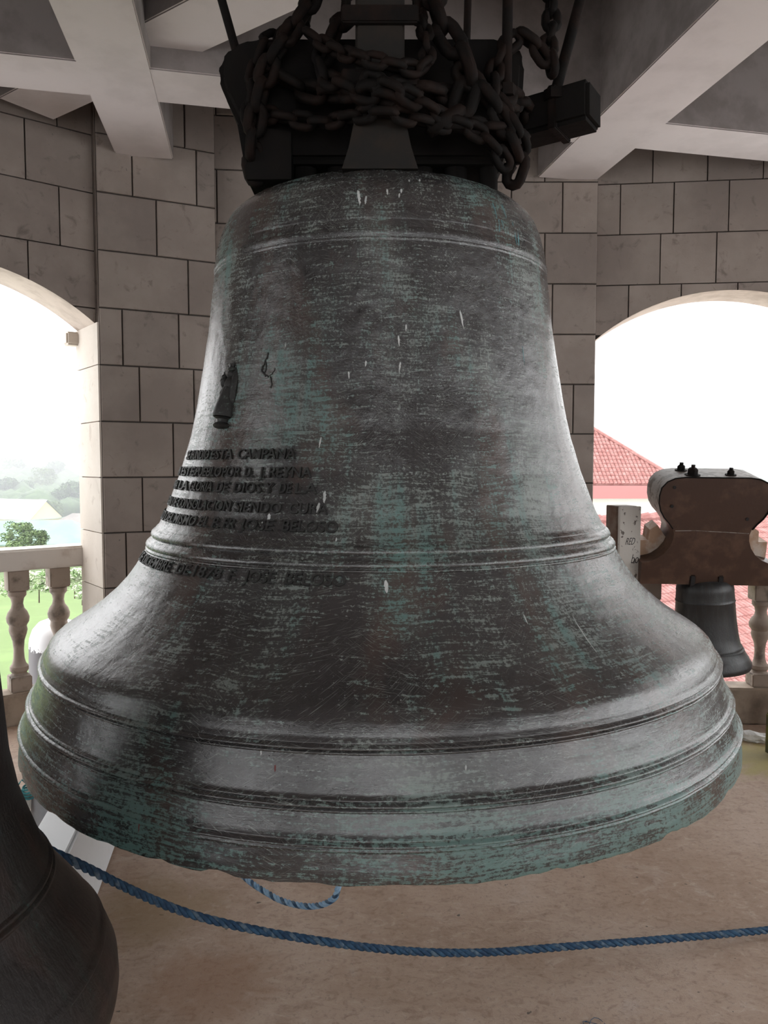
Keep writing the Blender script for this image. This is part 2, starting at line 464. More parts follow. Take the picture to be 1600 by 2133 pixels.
# --- left arch wall, its right end is the pier's edge
A_L = 38.0
dL = Vector((math.cos(R(A_L)), math.sin(R(A_L)))); nL = Vector((-dL.y, dL.x))
P0 = Vector((-1.730, 4.72))
LW = 4.15
SPL = ZC + .855
startL = P0 + nL * .06 - dL * LW
opL = (LW - 1.70, LW, SPL, 1.35)
wl_ = wall('wall_left', startL, A_L, LW, [opL], 'stone block wall with a round arched opening left of the big bell')
HC = .343; Z0L = ZC - .078
courses(wl_, LW, Z0L, HC, CEIL, lambda k: [LW - .20 - .36 * i - (.18 if k % 2 else 0) for i in range(12)][::-1], [opL],
        zmin=SPL - .02)
courses(wl_, opL[0], Z0L, HC, SPL - .02, lambda k: [.36 * i + (.18 if k % 2 else 0) for i in range(8)], first=1.0)
# little impost at the far edge of the spring
mb = MB(); mb.box((LW - .035, TH + .02, SPL - .045), (.10, .10, .085), ch=.012)
mb.build('impost', 'jamb_stone', parent=wl_)
MB().box((LW + .075, TH / 2 - .004, CEIL / 2), (.15, TH + .008, CEIL)).build('pier_return', 'stone', parent=wl_)
# jamb facing blocks (bright reveal beside the pier)
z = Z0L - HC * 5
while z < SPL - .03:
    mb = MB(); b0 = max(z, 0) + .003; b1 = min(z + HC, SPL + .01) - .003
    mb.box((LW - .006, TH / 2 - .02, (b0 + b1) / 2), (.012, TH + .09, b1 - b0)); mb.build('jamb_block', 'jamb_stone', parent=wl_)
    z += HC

# --- left pier, recess panel, right pier (corner unit behind the bell)
def pier(name, A, ang, width, depth, label, z0, hc, jl):
    mb = MB(); mb.box((width / 2, depth / 2, CEIL / 2), (width, depth, CEIL))
    o = tag(mb.build(name, 'stone', 'joint', loc=(A[0], A[1], 0), rot=(0, 0, R(ang))), label, kind='structure')
    for p in o.data.polygons: p.material_index = 1 if p.normal.y < -.9 else 0
    courses(o, width, z0, hc, CEIL, jl)
    return o
PW = .72
JOINTS_L = {6: [.53], 5: [.21, .60], 4: [.35], 3: [.54], 2: [.135, .475], 1: [.23, .565], 0: [.43], -1: [.235], -2: [.13, .50], -3: [.36], -4: [.2], -5: [.45]}
A_PL = 26.0
pier('wall_left_pier', P0, A_PL, PW, .34, 'block faced pier behind the bell beside the left arch', Z0L, HC, lambda k: JOINTS_L.get(k, [.3]))
dP = Vector((math.cos(R(A_PL)), math.sin(R(A_PL))))
P1 = P0 + dP * PW
RP_Y = 5.20
R1 = Vector((1.415, RP_Y)); R0 = Vector((.72, RP_Y - .0))
HCR = .331; Z0R = ZC + .207
JR = {0: [.22, .55], 1: [.2], 2: [.06, .40], 3: [.345], 4: [.12, .46], 5: [.34], -1: [.44], -2: [.24], -3: [.45], -4: [.2], -5: [.4], -6: [.2]}
pier('wall_right_pier', R0, 0.0, R1.x - R0.x, .34, 'block faced pier behind the bell beside the right arch', Z0R, HCR, lambda k: JR.get(k, [.33]))
pa = P1 + Vector((-.06, .10)); pb = Vector((R0.x + .06, R0.y + .10)); dv = pb - pa
wb = wall('wall_back', pa, math.degrees(math.atan2(dv.y, dv.x)), dv.length, [], 'recessed stone block wall hidden behind the bell', thick=.24)
courses(wb, dv.length, Z0L - .06, HC, CEIL, lambda k: [.23 + .36 * i - (.18 if k % 2 else 0) for i in range(6)])

# --- right arch wall
A_R = -6.0
dR = Vector((math.cos(R(A_R)), math.sin(R(A_R)))); nR = Vector((-dR.y, dR.x))
startR = R1 + nR * .06
SPR = ZC + .835; RW = 2.2
opR = (0.0, 1.74, SPR, 1.35)
wr = wall('wall_right', startR, A_R, RW, [opR], 'stone block wall with a round arched opening right of the big bell')
JRW = {2: [.22, .56, .92, 1.27], 3: [.42, .78, 1.14], 4: [.155, .50, .85, 1.2], 5: [.36, .71, 1.06], 6: [.155, .5, .85, 1.2]}
courses(wr, RW, Z0R, HCR, CEIL, lambda k: [j for j in JRW.get(k, []) ] + [1.21 + .35 * i + (.17 if k % 2 else .31) for i in range(1, 4)], [opR], zmin=SPR)
courses(wr, RW, Z0R, HCR, SPR, lambda k: [1.74 + .36 * i + (.18 if k % 2 else 0) for i in range(1, 4)], first=1.74)

# --- the rest of the belfry shell, behind and beside the photographer (arches let the daylight in)
endR = startR + dR * RW
shell = [endR, Vector((4.75, 3.2)), Vector((4.75, -.8)), Vector((2.7, -2.9)), Vector((-2.7, -2.75)), Vector((-4.7, -.9)), startL]
names = ['wall_right_side', 'wall_right_front', 'wall_front_right', 'wall_front', 'wall_front_left', 'wall_left_front']
for i, nm in enumerate(names):
    a, b = shell[i], shell[i + 1]; d = b - a; L = d.length
    n_op = 1 if nm == 'wall_front' else max(1, int(L // 1.98)); w = min(1.75, L - .3); ops = []
    if L > .9:
        for k in range(n_op):
            c = L * (k + .5) / n_op; ops.append((c - w / 2, c + w / 2, ZC + 1.3, 1.35))
    # runs clockwise seen from above, so the outer side is on the left
    w_ = wall(nm, a, math.degrees(math.atan2(d.y, d.x)), L, ops, 'plain stretch of belfry wall out of the picture')
    for op in ops: MB().box(((op[0] + op[1]) / 2, TH / 2, .5), (op[1] - op[0], .2, 1.0)).build('blocker_parapet', 'sill', parent=w_)  # unseen solid parapets, added to block the bright outside low down

# --- ceiling beams
def beam(name, c, ang, length, width, z0, z1, label, mat='plaster_white'):
    mb = MB(); mb.box((0, 0, (z0 + z1) / 2), (length, width, z1 - z0), ch=.006)
    o = mb.build(name, 'plaster_grey', mat, loc=(c[0], c[1], 0), rot=(0, 0, R(ang)))
    for p in o.data.polygons: p.material_index = 1 if p.normal.z < -.9 else 0   # limewashed soffit, bare cement cheeks
    return tag(o, label, kind='structure')
ZB = ZC + 1.88
beam('trim_1', (.08, 4.215), 12.4, 6.6, .345, ZB, CEIL, 'white plastered cross beam running along behind the bell')
def beam_between(name, a, b, width, z0, z1, label):
    a = Vector(a); b = Vector(b); d = b - a
    return beam(name, (a + b) / 2, math.degrees(math.atan2(d.y, d.x)), d.length, width, z0, z1, label)
# the two tie beams are 2 mm lower so that the crossings read as one soffit
beam_between('trim_2', (-.905, 1.6), (-1.465, 4.83), .34, ZB - .002, CEIL, 'white plastered beam running to the left pier')
beam_between('trim_3', (1.85, 1.6), (1.205, 5.19), .405, ZB - .002, CEIL, 'white plastered beam running to the right pier')
beam_between('trim_4', (-2.0, 4.43), (.95, 2.35), .325, ZC + 1.985, CEIL, 'white plastered diagonal beam passing over the bell')
beam_between('trim_5', (-3.6, .55), (4.2, 2.0), .345, ZB, CEIL, 'white plastered cross beam over the photographer')

# ================================================================== BALUSTRADES
BAL = [(.0, .0), (.062, .0), (.062, .10), (.05, .106), (.044, .118), (.056, .135), (.056, .16), (.042, .178), (.034, .21), (.031, .27), (.036, .33),
       (.05, .375), (.056, .40), (.052, .43), (.066, .455), (.07, .485), (.058, .52), (.04, .545), (.034, .575), (.04, .61), (.055, .63), (.055, .655), (.042, .668)]
def baluster_meshes(h=.80):
    k = h / .80
    shaft = MB().lathe([(r, z * k) for r, z in BAL[2:]] + [(0, .668 * k)], 20).mesh('baluster', 'baluster', smooth=True, angle=35)
    foot = MB().box((0, 0, .05 * k), (.125, .125, .10 * k), ch=.006).mesh('plinth', 'baluster')
    cap = MB().box((0, 0, .732 * k), (.125, .125, .136 * k), ch=.006).mesh('cap', 'baluster')
    return shaft, foot, cap
def balustrade(A, ang, length, z_sill, z_rail, rail_h, spots, label, rail_mat, sill_d=.17):
    root = empty('balustrade', (A[0], A[1], 0), (0, 0, R(ang))); tag(root, label, 'balustrade')
    MB().box((length / 2, sill_d / 2, z_sill / 2), (length, sill_d, z_sill), ch=.01).build('sill', 'sill', parent=root)
    MB().box((length / 2, sill_d / 2, z_rail + rail_h / 2), (length, sill_d + .03, rail_h), ch=.012).build('handrail', rail_mat, parent=root)
    me = None
    for u in spots:
        if me is None: me = baluster_meshes(z_rail - z_sill)
        bo = obj_from('baluster', me[0], root, (u, sill_d / 2, z_sill))
        obj_from('plinth', me[1], bo); obj_from('cap', me[2], bo)
    return root
# left: sits towards the outer face of the wall
aL = P0 + nL * (.06 + .345) - dL * 1.66
balustrade(aL, A_L, 1.73, .205, .985, .135, [1.69 - .175 - .25 * i for i in range(6)],
           'weathered stone balustrade in the left arch before the green fields', 'rail')
aR = Vector((1.30, 4.86))
balustrade(aR, -4.0, 2.45, .235, .90, .12, [.053 + .352 * i for i in range(7)],
           'stained stone balustrade in the right arch behind the small bell', 'rail')

# ================================================================== BIG BELL
BX, BY = -.0105, 2.5
PROF = [(.30, .797), (.36, .795), (.40, .788), (.4259, .776), (.4520, .760), (.4735, .7406), (.4860, .7220), (.4943, .7021), (.5010, .6850), (.5052, .6691), (.5112, .6425), (.5150, .6200),
        (.5185, .5984), (.5203, .5766), (.5250, .5399), (.5312, .4815), (.5421, .3935), (.5571, .298), (.5756, .1878), (.5979, .0849), (.6310, -.0248), (.6718, -.1333),
        (.6960, -.1803), (.7020, -.1903), (.7255, -.2353), (.7415, -.263), (.7639, -.3), (.7922, -.34), (.8295, -.38), (.87, -.415), (.9101, -.445), (.9497, -.47),
        (.9828, -.49), (1.0030, -.508), (1.0140, -.53), (1.0215, -.555), (1.0290, -.585), (1.0385, -.615), (1.0516, -.65), (1.0624, -.685), (1.0725, -.715), (1.0790, -.75),
        (1.0835, -.78), (1.0845, -.80)]
PZ = [-z for r, z in PROF]; PR = [r for r, z in PROF]
# moulding ribs: (height, half width, how proud)
RIBS = [(.6430, .012, .0014), (.6290, .006, .0008), (.5900, .012, .0024), (.5750, .006, .0011),
        (-.1850, .004, .004), (-.2000, .0125, .010), (-.2160, .004, .004), (-.2300, .012, .010), (-.2460, .004, .004),
        (-.5470, .004, .005), (-.5560, .006, .010), (-.5660, .004, .005), (-.6490, .004, .005), (-.6580, .006, .010), (-.6680, .004, .005),
        (-.7180, .004, .005), (-.7270, .006, .010), (-.7365, .004, .005)]
def bell_r(z):
    r = interp(-z, PZ, PR)
    for zc, hw, d in RIBS:
        t = (z - zc) / hw
        if abs(t) < 1: r += d * (1 - t * t) ** .7
    return r
def smooth_prof():
    zs = []
    z = .76
    while z > -.800:
        zs.append(z)
        near = any(abs(z - zc) < hw * 1.4 for zc, hw, d in RIBS)
        z -= .0016 if near else .006
    zs.append(-.800)
    return [(.0, .80), (.2, .80), (.30, .797), (.36, .795), (.385, .792), (.40, .788), (.4259, .776), (.44, .769)] + [(bell_r(z), z) for z in zs]
big = empty('church_bell', (BX, BY, ZC)); tag(big, 'huge weathered bronze bell with green patina and raised lettering', 'bell')
def chipped(mb, seg, n_out, n, amt):
    """nibble the lower lip so that it is uneven like an old casting"""
    return mb
def big_body():
    out = smooth_prof()
    lip = [(1.083, -.803), (1.04, -.800), (1.0, -.78), (.96, -.72), (.93, -.60), (.88, -.48), (.76, -.33), (.66, -.19), (.58, -.02), (.52, .20), (.48, .45), (.44, .66), (.30, .72), (0, .73)]
    prof = out + lip; seg = 360; n = len(prof); vs = []; fs = []
    chips = [(0.62, .016, .012), (.655, .012, .010), (-1.02, .03, .010), (-.30, .03, .008), (-.42, .02, .005), (.33, .02, .006), (.9, .03, .008), (-.75, .04, .006), (1.15, .03, .012), (-.13, .05, .006)]
    for j in range(seg):
        a = 2 * math.pi * j / seg; dx, dy = math.sin(a), -math.cos(a)
        phi = a if a < math.pi else a - 2 * math.pi
        lift = .004 * noise.noise(Vector((phi * 9, 1.3, 0))) + .003 * noise.noise(Vector((phi * 31, 7.3, 0)))
        for c, w, d in chips:
            t = (phi - c) / w
            if abs(t) < 1: lift += d * (1 - t * t)
        for i, (r, z) in enumerate(prof):
            k = max(0.0, min(1.0, (-z - .765) / .035)) if r > .97 else 0.0
            rr = r
            if i < len(out) and z < .75:
                rr += .0022 * noise.noise(Vector((dx * 4, dy * 4, z * 4))) + .0010 * noise.noise(Vector((dx * 22, dy * 22, z * 26)))
            vs.append((rr * dx, rr * dy, z + lift * k))
    for j in range(seg):
        k = (j + 1) % seg
        for i in range(n - 1): fs.append((j * n + i, j * n + i + 1, k * n + i + 1, k * n + i))
    mb = MB(); mb.add(vs, fs)
    return mb.build('bell_body', 'bronze', parent=big, smooth=True, angle=50)
big_skin = big_body()
mb = MB(); mb.tube([(0, 0, .72), (0, 0, -.55)], [.035, .045], 12)
mb.lathe([(0, -.50), (.05, -.52), (.11, -.60), (.125, -.66), (.10, -.73), (.04, -.77), (.03, -.86), (0, -.87)], 20)
mb.build('clapper', 'iron_black', parent=big, smooth=True, angle=40)

def on_bell(phi, z, h=0.0, rf=bell_r):
    """point on a bell's skin at angle phi (0 faces the camera), height z, lifted by h along the normal"""
    r = rf(z); e = .004
    dr = (rf(z + e) - rf(z - e)) / (2 * e); nl = math.hypot(1, dr)
    rr = r + h / nl; zz = z - h * dr / nl
    return Vector((rr * math.sin(phi), -rr * math.cos(phi), zz))
def base_r(z): return interp(-z, PZ, PR)
def glyphs(text, bold=.012, extrude=.5, res=3):
    cu = bpy.data.curves.new('t', 'FONT'); cu.body = text; cu.size = 1; cu.extrude = extrude; cu.offset = bold
    cu.resolution_u = res; cu.bevel_depth = 0
    o = bpy.data.objects.new('t', cu); COL.objects.link(o)
    bpy.context.view_layer.update()
    me = o.to_mesh(); vs = [v.co.copy() for v in me.vertices]; fs = [tuple(p.vertices) for p in me.polygons]
    o.to_mesh_clear(); bpy.data.objects.remove(o); bpy.data.curves.remove(cu)
    x0 = min(v.x for v in vs); x1 = max(v.x for v in vs); 
    return [(Vector(((v.x - x0) / (x1 - x0), v.y / .70, 1.0 if v.z > 0 else 0.0))) for v in vs], fs
def inscription(lines, parent, rf, mat, hgt, proud, slant=0.0):
    for z, words in lines:
        for w, a0, a1 in words:
            mb = MB(); vs, fs = glyphs(w)
            pts = []
            for v in vs:
                ph = a0 + (a1 - a0) * (v.x + slant * (v.y - .5) * .12)
                pts.append(on_bell(ph, z + (v.y - .5) * hgt, proud if v.z > .5 else -.003, rf))
            mb.add(pts, fs)
            mb.build('inscription_word', mat, parent=parent)
LINES = [
 (.0275, [('SE', -1.138, -1.075), ('FUNDIO', -1.045, -.846), ('ESTA', -.825, -.67), ('CAMPANA', -.64, -.345)]),
 (-.0189, [('EN', -1.30, -1.20), ('ESTE', -1.15, -.946), ('PUEBLO', -.93, -.721), ('POR', -.711, -.602), ('D.', -.578, -.535), ('J.', -.503, -.474), ('REYNA', -.454, -.267)]),
 (-.0585, [('PARA', -1.28, -1.14), ('LA', -1.10, -.965), ('GLORIA', -.943, -.752), ('DE', -.722, -.65), ('DIOS', -.617, -.475), ('Y', -.46, -.424), ('DE', -.394, -.342), ('LA', -.326, -.235)]),
 (-.1064, [('VIRGEN', -1.36, -1.14), ('DE', -1.11, -1.04), ('CONSOLACION', -1.016, -.609), ('SIENDO', -.584, -.372), ('CURA', -.338, -.19)]),
 (-.1487, [('PARROCO', -1.42, -1.15), ('DEL', -1.123, -.994), ('MISMO', -.982, -.789), ('EL', -.765, -.702), ('P.', -.679, -.638), ('FR', -.619, -.558), ('JOSE', -.536, -.39), ('BELOSO', -.353, -.145)]),
 (-.2670, [('DE', -1.24, -1.15), ('DICIEMBRE', -1.116, -.815), ('DE', -.775, -.696), ('1878', -.675, -.542), ('F.', -.511, -.476), ('JOSE', -.449, -.334), ('BELOSO', -.299, -.103)]),
]
inscription(LINES, big_skin, base_r, 'letters', .0255, .0050)
for o in big_skin.children:
    if o.name.startswith('inscription_word'): o['label'] = 'raised dark word cast on the bell'

# relief of a robed figure carrying a child on a pedestal, modelled in (across, up, out) and laid on the skin
def relief():
    mb = MB(); F = []
    def part(c, d, seed, amp=.2, sub=2): F.append((c, d, seed, amp, sub))
    m = MB()
    robe = [(.0, .028), (.026, .030), (.0275, .036), (.024, .06), (.019, .085), (.015, .105), (.013, .112), (0, .113)]
    m.lathe(robe, 16)
    m.lathe([(0, .0), (.019, .001), (.023, .006), (.020, .012), (.013, .016), (.015, .024), (.024, .028), (0, .0285)], 16)
    m.blob((.002, 0, .118), (.0145, .012, .024), 1, .25)
    m.blob((.004, .0, .147), (.0095, .010, .012), 2, .15)
    m.blob((.005, 0, .161), (.0105, .009, .008), 3, .3)
    m.tube([(.000, 0, .164), (-.006, 0, .179)], [.003, .001], 5); m.tube([(.007, 0, .166), (.010, 0, .182)], [.003, .001], 5)
    m.tube([(.004, .0, .168), (.003, 0, .176)], [.002, .001], 5)
    m.blob((.018, -.002, .105), (.010, .010, .050), 4, .35)
    m.blob((.014, -.004, .135), (.011, .008, .026), 8, .3)
    m.blob((-.016, .003, .126), (.009, .009, .014), 5, .3)
    m.blob((-.019, .004, .141), (.0065, .0065, .0075), 6, .15)
    m.tube([(-.020, .003, .147), (-.022, .003, .156)], [.003, .001], 5)
    m.blob((-.029, .002, .133), (.006, .005, .006), 7, .2)
    m.tube([(-.008, .008, .112), (-.014, .012, .095), (-.006, .013, .080), (.004, .014, .095), (.006, .012, .112)], .0022, 5)
    m.tube([(-.024, .010, .040), (-.010, .017, .037), (.010, .017, .037), (.024, .010, .040)], .0018, 5)
    pts = []
    for x, y, z in m.v:
        zz = .096 + z; rr = base_r(zz)
        pts.append(on_bell(-.79 + 1.22 * x / rr - .0006 * 0, zz, max(-.003, y * 1.1 + .004), base_r))
    mb.add(pts, m.f)
    return mb.build('figure_relief', 'letters', parent=big_skin, smooth=True, angle=45)
tag(relief(), 'small cast relief of a robed figure holding a child on a pedestal')
# jagged remains of a second relief
mb = MB()
for k, (pth, rad) in enumerate([([(-.548, .292), (-.552, .280), (-.558, .270), (-.566, .262), (-.575, .252), (-.572, .243), (-.560, .236), (-.548, .231), (-.530, .229)], .0042),
                                ([(-.560, .268), (-.552, .258), (-.549, .248), (-.558, .240)], .0032), ([(-.522, .228), (-.512, .218), (-.509, .206), (-.514, .198)], .0034),
                                ([(-.530, .229), (-.516, .232), (-.505, .242), (-.498, .250)], .0020)]):
    P = [on_bell(a + .003 * math.sin(i * 2.3 + k), z, .001, base_r) for i, (a, z) in enumerate(pth)]
    P = [p + Vector((0, 0, .0015 * math.sin(i * 4.1))) for i, p in enumerate(spline(P, 3))]
    mb.tube(P, [rad * .62 * (.6 + .5 * abs(math.sin(i * 1.9))) for i in range(len(P))], 5)
tag(mb.build('relief_fragment', 'letters', parent=big_skin), 'jagged dark remains of a lost relief')

# bird droppings and run-off: thin crusts on the skin
def crusts(name, spots, mat, label):
    for i, (a, z, w, l) in enumerate(spots):
        mb = MB(); s = .0011; w *= s * .36; l *= s * .5; n = 9; rr = base_r(z)
        lean = random.uniform(-.15, .15); vs = []; fs = []
        for k in range(n + 1):
            t = -1 + 2 * k / n
            ww = w * math.sqrt(max(0, 1 - t * t)) * (1.0 + .3 * t) * random.uniform(.75, 1.1); off = random.uniform(-.2, .2) * w
            for sgn, hh in ((-1, .0003), (0, .0014), (1, .0003)):
                vs.append(on_bell(a + (sgn * ww + off + lean * t * l) / rr, z + t * l, hh, base_r))
        for k in range(n):
            for q in range(2): fs.append((k * 3 + q, k * 3 + q + 1, k * 3 + q + 4, k * 3 + q + 3))
        mb.add(vs, fs)
        tag(mb.build(name, mat, parent=big_skin, smooth=True), label)
crusts('dropping', [(-.106, .678, 14, 40), (-.071, .671, 8, 22), (.038, .693, 6, 16), (.11, .697, 7, 12), (.099, .684, 6, 12), (.157, .729, 6, 7), (.216, .733, 6, 7),
 (-.563, .651, 4, 10), (-.202, .584, 6, 9), (-.05, .586, 5, 8), (.39, .58, 5, 12), (.395, .372, 7, 44), (.12, .343, 6, 18), (.086, .31, 6, 26), (.088, .243, 6, 26),
 (-.453, .306, 4, 18), (-.136, .223, 6, 18), (-.062, .252, 6, 14), (.51, .258, 5, 14), (-.246, .055, 6, 26), (-.207, -.078, 10, 28), (-.228, -.107, 9, 28),
 (-.419, -.132, 12, 22), (-.445, -.144, 8, 12), (-.149, -.178, 5, 10), (.021, -.279, 12, 26), (.433, -.358, 5, 18), (.602, -.399, 4, 66),
 (.167, -.597, 5, 10), (-.231, -.573, 5, 12)], 'dropping', 'white streak of bird dropping')
crusts('verdigris_drip', [(.828, .616, 7, 60), (.80, .63, 5, 60), (.673, .639, 6, 34), (.70, .645, 5, 26), (.767, .295, 4, 46), (.739, .687, 5, 36), (.66, .68, 4, 40)], 'verdigris', 'blue green run-off streak')
crusts('red_paint_mark', [(-.478, -.735, 5, 40), (-.64, -.66, 5, 26), (-.20, -.60, 4, 12)], 'red_paint', 'dark red paint mark')

# ================================================================== HEADSTOCK AND HANGING GEAR
hs = empty('headstock', (BX, BY, ZC + .80)); tag(hs, 'massive black timber headstock on top of the big bell', 'headstock')
Z = lambda z: z - .80
mb = MB()
poly = [(-.335, .86), (.345, .86), (.385, .93), (.405, 1.04), (.41, 1.14), (.39, 1.19), (.34, 1.205), (-.36, 1.205), (-.42, 1.185), (-.455, 1.145), (-.462, 1.10), (-.445, 1.05), (-.40, .96)]
bm = bmesh.new()
vs_ = [bm.verts.new((x, -.26, Z(z))) for x, z in poly]; f_ = bm.faces.new(vs_)
r_ = bmesh.ops.extrude_face_region(bm, geom=[f_])
for v in [g for g in r_['geom'] if isinstance(g, bmesh.types.BMVert)]: v.co.y = .26
bmesh.ops.bevel(bm, geom=bm.edges[:], offset=.018, segments=3, affect='EDGES')
bmesh.ops.recalc_face_normals(bm, faces=bm.faces)
me = bpy.data.meshes.new('stock_beam'); bm.to_mesh(me); bm.free(); me.materials.append(MATS['timber_black'])
obj_from('stock_beam', me, hs)
# crown loops cast with the bell that carry it
for k, x in enumerate((-.27, -.17, .17, .27)):
    MB().tube([Vector((x + s * .045, -.20 + .0 * k, Z(zz))) for s, zz in ((-1, .79), (-1, .86), (-.6, .91), (.6, .91), (1, .86), (1, .79))], .028, 10).build('crown_loop', 'timber_black', parent=big, loc=(0, 0, .80), smooth=True, angle=50)
for k, x in enumerate((-.3, -.1, .1, .3)):
    MB().tube([Vector((x, .10 + s * .06, Z(zz))) for s, zz in ((-1, .79), (-1, .86), (-.6, .90), (.6, .90), (1, .86), (1, .79))], .028, 10).build('crown_loop', 'timber_black', parent=big, loc=(0, 0, .80), smooth=True, angle=50)
MB().lathe([(.0, .075), (.17, .075), (.19, .05), (.22, .0), (.22, -.006), (0, -.006)], 32).build('crown_base', 'timber_black', parent=big, loc=(0, 0, .80), smooth=True, angle=40)
# flat iron strap in front with a flared foot
mb = MB(); mb.box((0, -.41, Z(1.74)), (.128, .045, 1.68), ch=.006)
mb.build('iron_strap', 'strap_iron', parent=hs)
mb = MB(); mb.prism([(-.100, Z(.775)), (.100, Z(.775)), (.082, Z(.83)), (.064, Z(.91)), (-.064, Z(.91)), (-.082, Z(.83))], -.435, -.365)
mb.build('strap_foot', 'strap_iron', parent=hs)
for zz in (1.0, 1.16):
    MB().box((0, -.44, Z(zz)), (.20, .02, .045), ch=.004).build('cross_cleat', 'iron_black', parent=hs)
# short beam end sticking out to the right, towards the viewer
sb = empty('timber_beam', (.43, 2.46, ZC + 1.055), (0, R(-1), R(-33))); tag(sb, 'short squared black timber end jutting out right of the headstock', 'beam')
MB().box((0, 0, 0), (.46, .125, .115), ch=.012).build('beam_body', 'timber_black', parent=sb)
MB().box((.12, 0, .0), (.025, .135, .125), ch=.003).build('iron_band', 'iron_black', parent=sb)
# packing timbers under the left end
pk = empty('timber_wedge', (-.36, 2.24, ZC + .80)); tag(pk, 'black wedge shaped timber packed under the left end of the headstock', 'wedge')
MB().prism([(-.025, .0), (.10, .0), (.10, .13), (-.05, .15)], -.03, .10).build('wedge_body', 'timber_black', parent=pk)

def rod(name, a, b, r, label):
    a = Vector(a); b = Vector(b); d = (b - a); top = a + d * ((CEIL - .002 - ZC - a.z) / d.z)
    o = empty(name, (a.x, a.y, ZC + a.z)); tag(o, label, 'rod', 'iron hanger rods above the bell')
    MB().tube([Vector((0, 0, 0)), top - a], r, 10).build('shaft', 'iron_black', parent=o, smooth=True, angle=60)
    MB().lathe([(0, -.012), (r * 1.9, -.012), (r * 1.9, .018), (0, .018)], 6).build('nut', 'iron_black', parent=o)
rod('hanger_rod', (-.425, 2.40, 1.17), (-.495, 2.40, 1.42), .0135, 'leaning iron rod at the left end of the headstock')
rod('hanger_rod', (.268, 2.62, 1.18), (.275, 2.62, 1.5), .0125, 'thin upright iron rod, first to the right of the strap')
rod('hanger_rod', (.340, 2.20, 1.03), (.345, 2.22, 1.5), .0145, 'thick upright iron rod, second to the right of the strap')
rod('hanger_rod', (.505, 2.35, 1.09), (.595, 2.38, 1.42), .0165, 'iron rod leaning outward at the jutting beam end')

# --- chains
LINK = {}
def link_mesh(L, W, r):
    key = (L, W, r)
    if key not in LINK:
        mb = MB(); path = []; n = 5
        hl = (L - W) / 2; hw = W / 2 - r
        for k in range(n + 1):
            a = -math.pi / 2 + math.pi * k / n; path.append((hl + hw * math.cos(a), hw * math.sin(a), 0))
        for k in range(n + 1):
            a = math.pi / 2 + math.pi * k / n; path.append((-hl + hw * math.cos(a), hw * math.sin(a), 0))
        sides = 6; m = len(path); vs = []
        for i, p in enumerate(path):
            p = Vector(p); t = (Vector(path[(i + 1) % m]) - Vector(path[i - 1])).normalized(); nn = t.cross(Vector((0, 0, 1)))
            for k in range(sides):
                a = 2 * math.pi * k / sides; vs.append(p + nn * math.cos(a) * r + Vector((0, 0, 1)) * math.sin(a) * r)
        fs = [(i * sides + k, i * sides + (k + 1) % sides, ((i + 1) % m) * sides + (k + 1) % sides, ((i + 1) % m) * sides + k) for i in range(m) for k in range(sides)]
        mb.add(vs, fs); LINK[key] = mb.mesh('link', 'iron_black', smooth=True)
    return LINK[key]
def chain(pts, label, L=.085, W=.056, r=.0115, twist=0.0):
    P = spline([Vector(p) for p in pts], 16); root = empty('iron_chain', (P[0].x, P[0].y, ZC + P[0].z)); tag(root, label, 'chain', 'chains around the headstock')
    me = link_mesh(L, W, r); pitch = L - 2.6 * r; acc = 0.0; want = pitch / 2; k = 0
    for a, b in zip(P, P[1:]):
        seg = (b - a).length
        while acc + seg >= want:
            p = a + (b - a) * ((want - acc) / seg); t = (b - a).normalized()
            up = Vector((0, -1, 0)) if abs(t.y) < .8 else Vector((0, 0, 1))
            yv = up.cross(t).normalized(); zv = t.cross(yv)
            ang = twist + (math.pi / 2 if k % 2 else 0) + random.uniform(-.25, .25)
            y2 = yv * math.cos(ang) + zv * math.sin(ang); z2 = t.cross(y2)
            o = obj_from('link', me, root)
            M = Matrix((t, y2, z2)).transposed().to_4x4(); M.translation = p - P[0]
            o.matrix_local = M
            k += 1; want += pitch
        acc += seg
    return root
chain([(-.37, 2.21, 1.06), (-.30, 2.185, 1.07), (-.20, 2.17, 1.02), (-.10, 2.10, .985), (-.02, 2.035, .965), (.10, 2.08, .985), (.20, 2.16, 1.0), (.33, 2.19, 1.02), (.41, 2.34, 1.05), (.43, 2.55, 1.08)],
      'heavy rusty chain wrapped around the middle of the headstock', .115, .07, .0145)
chain([(-.35, 2.21, .98), (-.27, 2.18, .955), (-.16, 2.15, .93), (.0, 2.025, .90), (.16, 2.10, .90), (.33, 2.18, .925), (.41, 2.34, .95), (.41, 2.62, .98)],
      'rusty chain wrapped low around the headstock, just above the bell')
chain([(-.17, 2.28, 2.58), (-.175, 2.26, 1.8), (-.19, 2.22, 1.35), (-.24, 2.17, 1.20), (-.31, 2.15, 1.08), (-.35, 2.17, .96), (-.37, 2.22, .86), (-.355, 2.24, .79)],
      'rusty chain hanging left of the strap and down to the left foot', .10, .066, .014)
chain([(-.22, 2.34, 2.58), (-.215, 2.32, 1.6), (-.22, 2.28, 1.30), (-.28, 2.24, 1.215), (-.33, 2.19, 1.15), (-.37, 2.2, 1.03), (-.37, 2.2, .93), (-.355, 2.23, .84)],
      'rusty chain falling over the rounded left end of the headstock')
chain([(-.095, 2.26, 2.58), (-.10, 2.24, 1.7), (-.105, 2.21, 1.28), (-.13, 2.16, 1.18), (-.17, 2.13, 1.06), (-.10, 2.06, .98), (.02, 2.02, .93)],
      'rusty chain close against the left edge of the strap', .095, .062, .013)
chain([(.135, 2.26, 2.58), (.14, 2.25, 1.7), (.135, 2.20, 1.32), (.16, 2.15, 1.18), (.22, 2.13, 1.06), (.20, 2.12, .95), (.10, 2.08, .87)],
      'chain of extra large links hanging right of the strap', .135, .085, .018)
